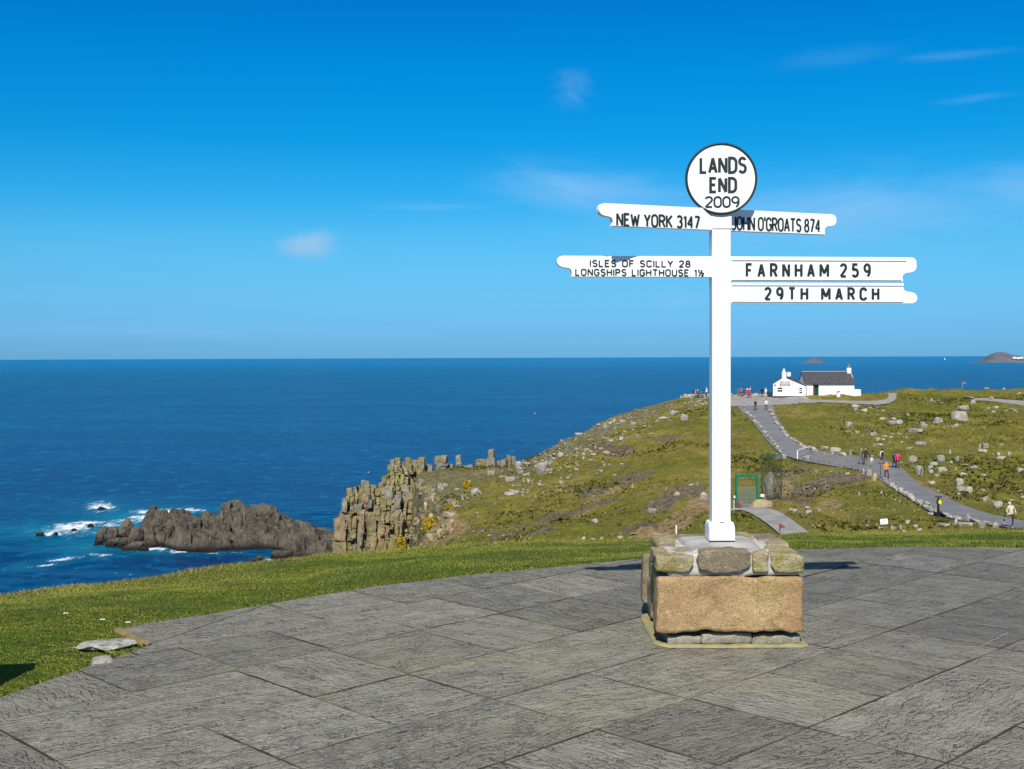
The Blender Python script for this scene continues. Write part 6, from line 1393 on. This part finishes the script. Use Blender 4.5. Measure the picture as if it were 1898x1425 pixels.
# ------------------------------------------------------------------ people
_mc = {}
def cm(c, nm):
    key = (nm, c)
    if key not in _mc: _mc[key] = plain(nm, c, .8, .1, 8)
    return _mc[key]
SK = (.55, .33, .24)
POSES = {
 'stand': dict(hipL=(.09, 0, .92), kneeL=(.10, -.01, .50), ankL=(.10, .02, .09), hipR=(-.09, 0, .92), kneeR=(-.10, -.01, .50), ankR=(-.11, .02, .09), elL=(.27, .03, 1.12), haL=(.25, -.09, .86), elR=(-.27, .03, 1.12), haR=(-.25, -.09, .86), head=(0, -.02, 1.63)),
 'walk': dict(hipL=(.09, 0, .92), kneeL=(.10, -.17, .54), ankL=(.10, -.26, .10), hipR=(-.09, 0, .92), kneeR=(-.10, .08, .50), ankR=(-.10, .30, .14), elL=(.25, .14, 1.14), haL=(.22, .12, .90), elR=(-.25, -.08, 1.14), haR=(-.22, -.24, .98), head=(0, -.05, 1.62)),
 'camera': dict(hipL=(.09, 0, .92), kneeL=(.11, -.01, .50), ankL=(.13, .02, .09), hipR=(-.09, 0, .92), kneeR=(-.11, -.01, .50), ankR=(-.13, .02, .09), elL=(.28, -.12, 1.20), haL=(.09, -.26, 1.47), elR=(-.28, -.12, 1.20), haR=(-.09, -.26, 1.47), head=(0, -.02, 1.63)),
 'step': dict(hipL=(.09, 0, .92), kneeL=(.12, .02, .50), ankL=(.10, .10, .09), hipR=(-.10, 0, .90), kneeR=(-.44, -.14, .86), ankR=(-.47, -.12, .40), elL=(.28, .06, 1.14), haL=(.26, -.16, .98), elR=(-.30, -.05, 1.16), haR=(-.22, -.22, .95), head=(-.12, -.10, 1.58)),
 'sit': dict(hipL=(.10, 0, .46), kneeL=(.13, -.42, .50), ankL=(.13, -.44, .08), hipR=(-.10, 0, .46), kneeR=(-.13, -.42, .50), ankR=(-.13, -.44, .08), elL=(.26, -.08, .72), haL=(.14, -.32, .58), elR=(-.26, -.08, .72), haR=(-.14, -.32, .58), head=(0, -.06, 1.19)),
}
def person(px, py, top, legs, label, pose='stand', rz=0.0, hair=(.05, .03, .02), sc_=1.0, d=None, shoes=(.03, .03, .03), group=None, loc=None, bag=None, hood=False):
    p = loc or (atg(px, py, d) if d else ground(px, py)); q = POSES[pose]
    e = empty('person', p, label, 'person', group, rz); dz_ = q['head'][2] - 1.63; pel = (0, 0, .95 + (dz_ if pose == 'sit' else 0)); lean = q['head'][0] * .5, q['head'][1] * .5
    hz_ = pel[2]
    ch = (lean[0], lean[1], hz_ + .42); nk = (q['head'][0] * .9, q['head'][1] * .9, hz_ + .56); hd_ = q['head']; hz2 = hd_[2]
    V = [pel, (lean[0] * .5, lean[1] * .5 , hz_ + .20), ch, nk, (hd_[0], hd_[1] - .01, hz2), (hd_[0], hd_[1], hz2 + .085)]; Rr = [(.155, .115), (.135, .10), (.165, .115), (.055, .055), (.078, .095), (.06, .075)]
    E = [(0, 1), (1, 2), (2, 3), (3, 4), (4, 5)]
    def add(par, pt, r): V.append(pt); Rr.append((r, r) if not isinstance(r, tuple) else r); E.append((par, len(V) - 1)); return len(V) - 1
    for s in 'LR':
        k = add(0, q['hip' + s], .092); k = add(k, tuple((Vector(q['hip' + s]) + Vector(q['knee' + s])) / 2), .078); k = add(k, q['knee' + s], .058); k = add(k, q['ank' + s], .042); a = q['ank' + s]; add(k, (a[0], a[1] - .15, a[2] - .05), (.045, .032))
        sg_ = 1 if s == 'L' else -1; k = add(2, (lean[0] + sg_ * .175, lean[1], hz_ + .45), .062); k = add(k, q['el' + s], .045); k = add(k, tuple(Vector(q['ha' + s]) * .92 + Vector(q['el' + s]) * .08), .032); hn = Vector(q['ha' + s]); dr_ = (hn - Vector(q['el' + s])).normalized(); k = add(k, tuple(hn + dr_ * .05), (.030, .018)); add(k, tuple(hn + dr_ * .12), (.022, .012))
    me = bpy.data.meshes.new('b'); me.from_pydata(V, E, []); ob = bpy.data.objects.new('b', me); C.objects.link(ob)
    sm_ = ob.modifiers.new('s', 'SKIN'); sm_.use_smooth_shade = True
    for i, r in enumerate(Rr): me.skin_vertices[0].data[i].radius = r; me.skin_vertices[0].data[i].use_root = (i == 0)
    ss = ob.modifiers.new('u', 'SUBSURF'); ss.levels = ss.render_levels = 1
    dg = bpy.context.evaluated_depsgraph_get(); dg.update(); nm = bpy.data.meshes.new_from_object(ob.evaluated_get(dg)); bpy.data.objects.remove(ob); bpy.data.meshes.remove(me); nm.name = 'body'
    nm.materials.clear(); [nm.materials.append(x) for x in (cm(top, 'coat_cloth'), cm(legs, 'trouser_cloth'), cm(SK, 'skin'), cm(shoes, 'shoe_leather'))]
    hL, hR = Vector(q['haL']), Vector(q['haR'])
    for f in nm.polygons:
        c_ = f.center
        if c_.z > nk[2] + .015 and (Vector(nk[:2]) - c_.xy).length < .2: mi = 2
        elif min((c_ - hL).length, (c_ - hR).length) < .10: mi = 2
        elif any((c_ - Vector(q['ank' + s])).length < .10 and c_.z < q['ank' + s][2] + .02 or (c_ - (Vector(q['ank' + s]) + Vector((0, -.13, -.05)))).length < .09 for s in 'LR'): mi = 3
        elif c_.z < hz_ - .04 and abs(c_.x) < .20 or any((c_ - Vector(q['knee' + s])).length < .16 for s in 'LR') or c_.z < hz_ - .28: mi = 1
        else: mi = 0
        f.material_index = mi
    nm.shade_smooth(); bo = link('body', nm, e)
    bm = bmesh.new(); bmesh.ops.create_uvsphere(bm, u_segments=12, v_segments=8, radius=1)
    for v in bm.verts:
        v.co = Vector((v.co.x * .092, v.co.y * .108 + .018, v.co.z * .105)); 
        if v.co.y < -.03 and v.co.z < .05: v.co.y = -.03
        v.co += Vector((hd_[0], hd_[1], hz2 + .065))
    link('hood' if hood else 'hair', bm_mesh('hair', bm, cm(hair, 'hair_tone'), True), e)
    if bag: 
        o = box('backpack', (-.16, .16, .10, .26, hz_ + .08, hz_ + .50), cm(bag, 'backpack_cloth'), e, .04)
    e.scale = (sc_,) * 3; return e
person(1643, 888, (.80, .28, .01), (.02, .02, .025), 'walker in a bright orange jacket and dark trousers on the path', 'walk', 0.1, (.25, .08, .03), 1.02, hood=True)
person(1664, 869, (.75, .03, .12), (.015, .015, .02), 'walker in a bright pink jacket on the path', 'walk', 2.9, (.04, .03, .03), 1.0)
person(1657.5, 868.5, (.03, .03, .04), (.015, .015, .02), 'dark clad walker half behind the one in pink', 'walk', 3.0, (.03, .02, .02), .98)
person(1635, 861, (.70, .70, .74), (.05, .05, .07), 'walker in a white top with a dark rucksack on the path', 'walk', 3.1, (.03, .02, .02), .95, bag=(.02, .02, .03))
person(1604, 862, (.03, .035, .03), (.02, .02, .025), 'tall walker in dark clothes behind the fence', 'walk', -.2, (.10, .08, .06), 1.08)
person(1596, 862, (.10, .11, .10), (.04, .04, .05), 'walker in grey green behind the fence post', 'walk', .2, (.35, .32, .28), 1.02)
person(1616, 866, (.68, .64, .58), (.30, .24, .18), 'child in a pale top between the walkers on the path', 'stand', .3, (.02, .02, .02), .66)
pk = ground(1874, 979); person(0, 0, (.62, .60, .42), (.02, .035, .075), 'man in a cream top and jeans with one foot on a stone', 'step', -.15, (.62, .50, .42), 1.0, loc=pk, shoes=(.5, .5, .5))
person(1400, 761.5, (.02, .02, .025), (.03, .03, .035), 'dark clad walker coming down the upper path', 'walk', .1)
person(1420.5, 760.5, (.68, .68, .72), (.04, .04, .05), 'walker in a white top coming down the upper path', 'walk', -.1)
person(1564.5, 786, (.03, .035, .04), (.03, .03, .03), 'lone dark figure standing on the grassy upper slope', 'stand', 1.2, (.02, .02, .02), .85)
grp = 'visitors on the cottage forecourt'
person(1386.3, 737.5, (.50, .02, .05), (.38, .02, .05), 'visitor all in red on the cottage forecourt', 'stand', .2, (.05, .03, .02), 1.0, d=207, group=grp)
person(1392.5, 737, (.04, .04, .14), (.28, .22, .24), 'visitor in navy beside the one in red', 'stand', 2.8, (.04, .02, .02), .98, d=207.5, group=grp)
person(1390.5, 732, (.60, .66, .35), (.05, .06, .15), 'visitor in pale yellow behind the one in red', 'stand', 1.8, (.35, .25, .12), 1.0, d=213, group=grp)
person(1385.5, 731.5, (.75, .75, .80), (.2, .2, .25), 'visitor in white raising both hands by the forecourt wall', 'camera', 2.6, (.06, .03, .02), 1.0, d=214, group=grp)
person(1378.5, 731, (.03, .10, .06), (.03, .03, .06), 'visitor in dark green leaning by the forecourt wall', 'stand', 2.9, (.02, .02, .02), .95, d=213, group=grp)
person(1373.5, 730, (.45, .12, .20), (.25, .03, .06), 'visitor in rose pink by the forecourt wall', 'stand', 2.2, (.2, .1, .05), .92, d=213, group=grp)
person(1368, 730.5, (.12, .10, .09), (.10, .03, .04), 'seated visitor in brown at the left end of the forecourt wall', 'sit', .2, (.05, .03, .02), 1.0, d=213, group=grp)
person(1412.5, 730, (.015, .015, .02), (.015, .015, .02), 'visitor in black left of the cottage bin', 'stand', 2.5, (.02, .02, .02), 1.03, d=210, group=grp)
person(1419.5, 730, (.70, .68, .76), (.55, .53, .56), 'visitor in pale clothes next to the cottage bin', 'stand', -2.5, (.45, .35, .25), 1.0, d=210, group=grp)
g2 = 'visitors at the viewpoint left of the white post'
person(1285.5, 734, (.02, .05, .06), (.05, .05, .05), 'visitor in dark teal at the skyline viewpoint', 'stand', 2.5, (.02, .02, .02), .9, d=210, group=g2)
person(1289, 735, (.42, .33, .26), (.3, .25, .2), 'seated visitor in tan at the skyline viewpoint', 'sit', 1.0, (.35, .2, .1), 1.05, d=208.5, group=g2)
person(1293.5, 735, (.10, .05, .05), (.05, .03, .03), 'seated visitor in dark brown with a white hat at the viewpoint', 'sit', -.6, (.75, .75, .78), 1.1, d=208, group=g2)
person(1298.5, 735.5, (.12, .08, .09), (.06, .05, .06), 'seated visitor in dull brown nearest the standing one', 'sit', .4, (.05, .03, .03), .95, d=208, group=g2)
person(1309.5, 735, (.78, .80, .82), (.05, .06, .10), 'visitor in a white top just left of the white post', 'stand', -1.2, (.6, .55, .5), .95, d=210, group=g2)
print('tris', sum(len(m.loop_triangles) if m.calc_loop_triangles() is None else 0 for m in bpy.data.meshes))
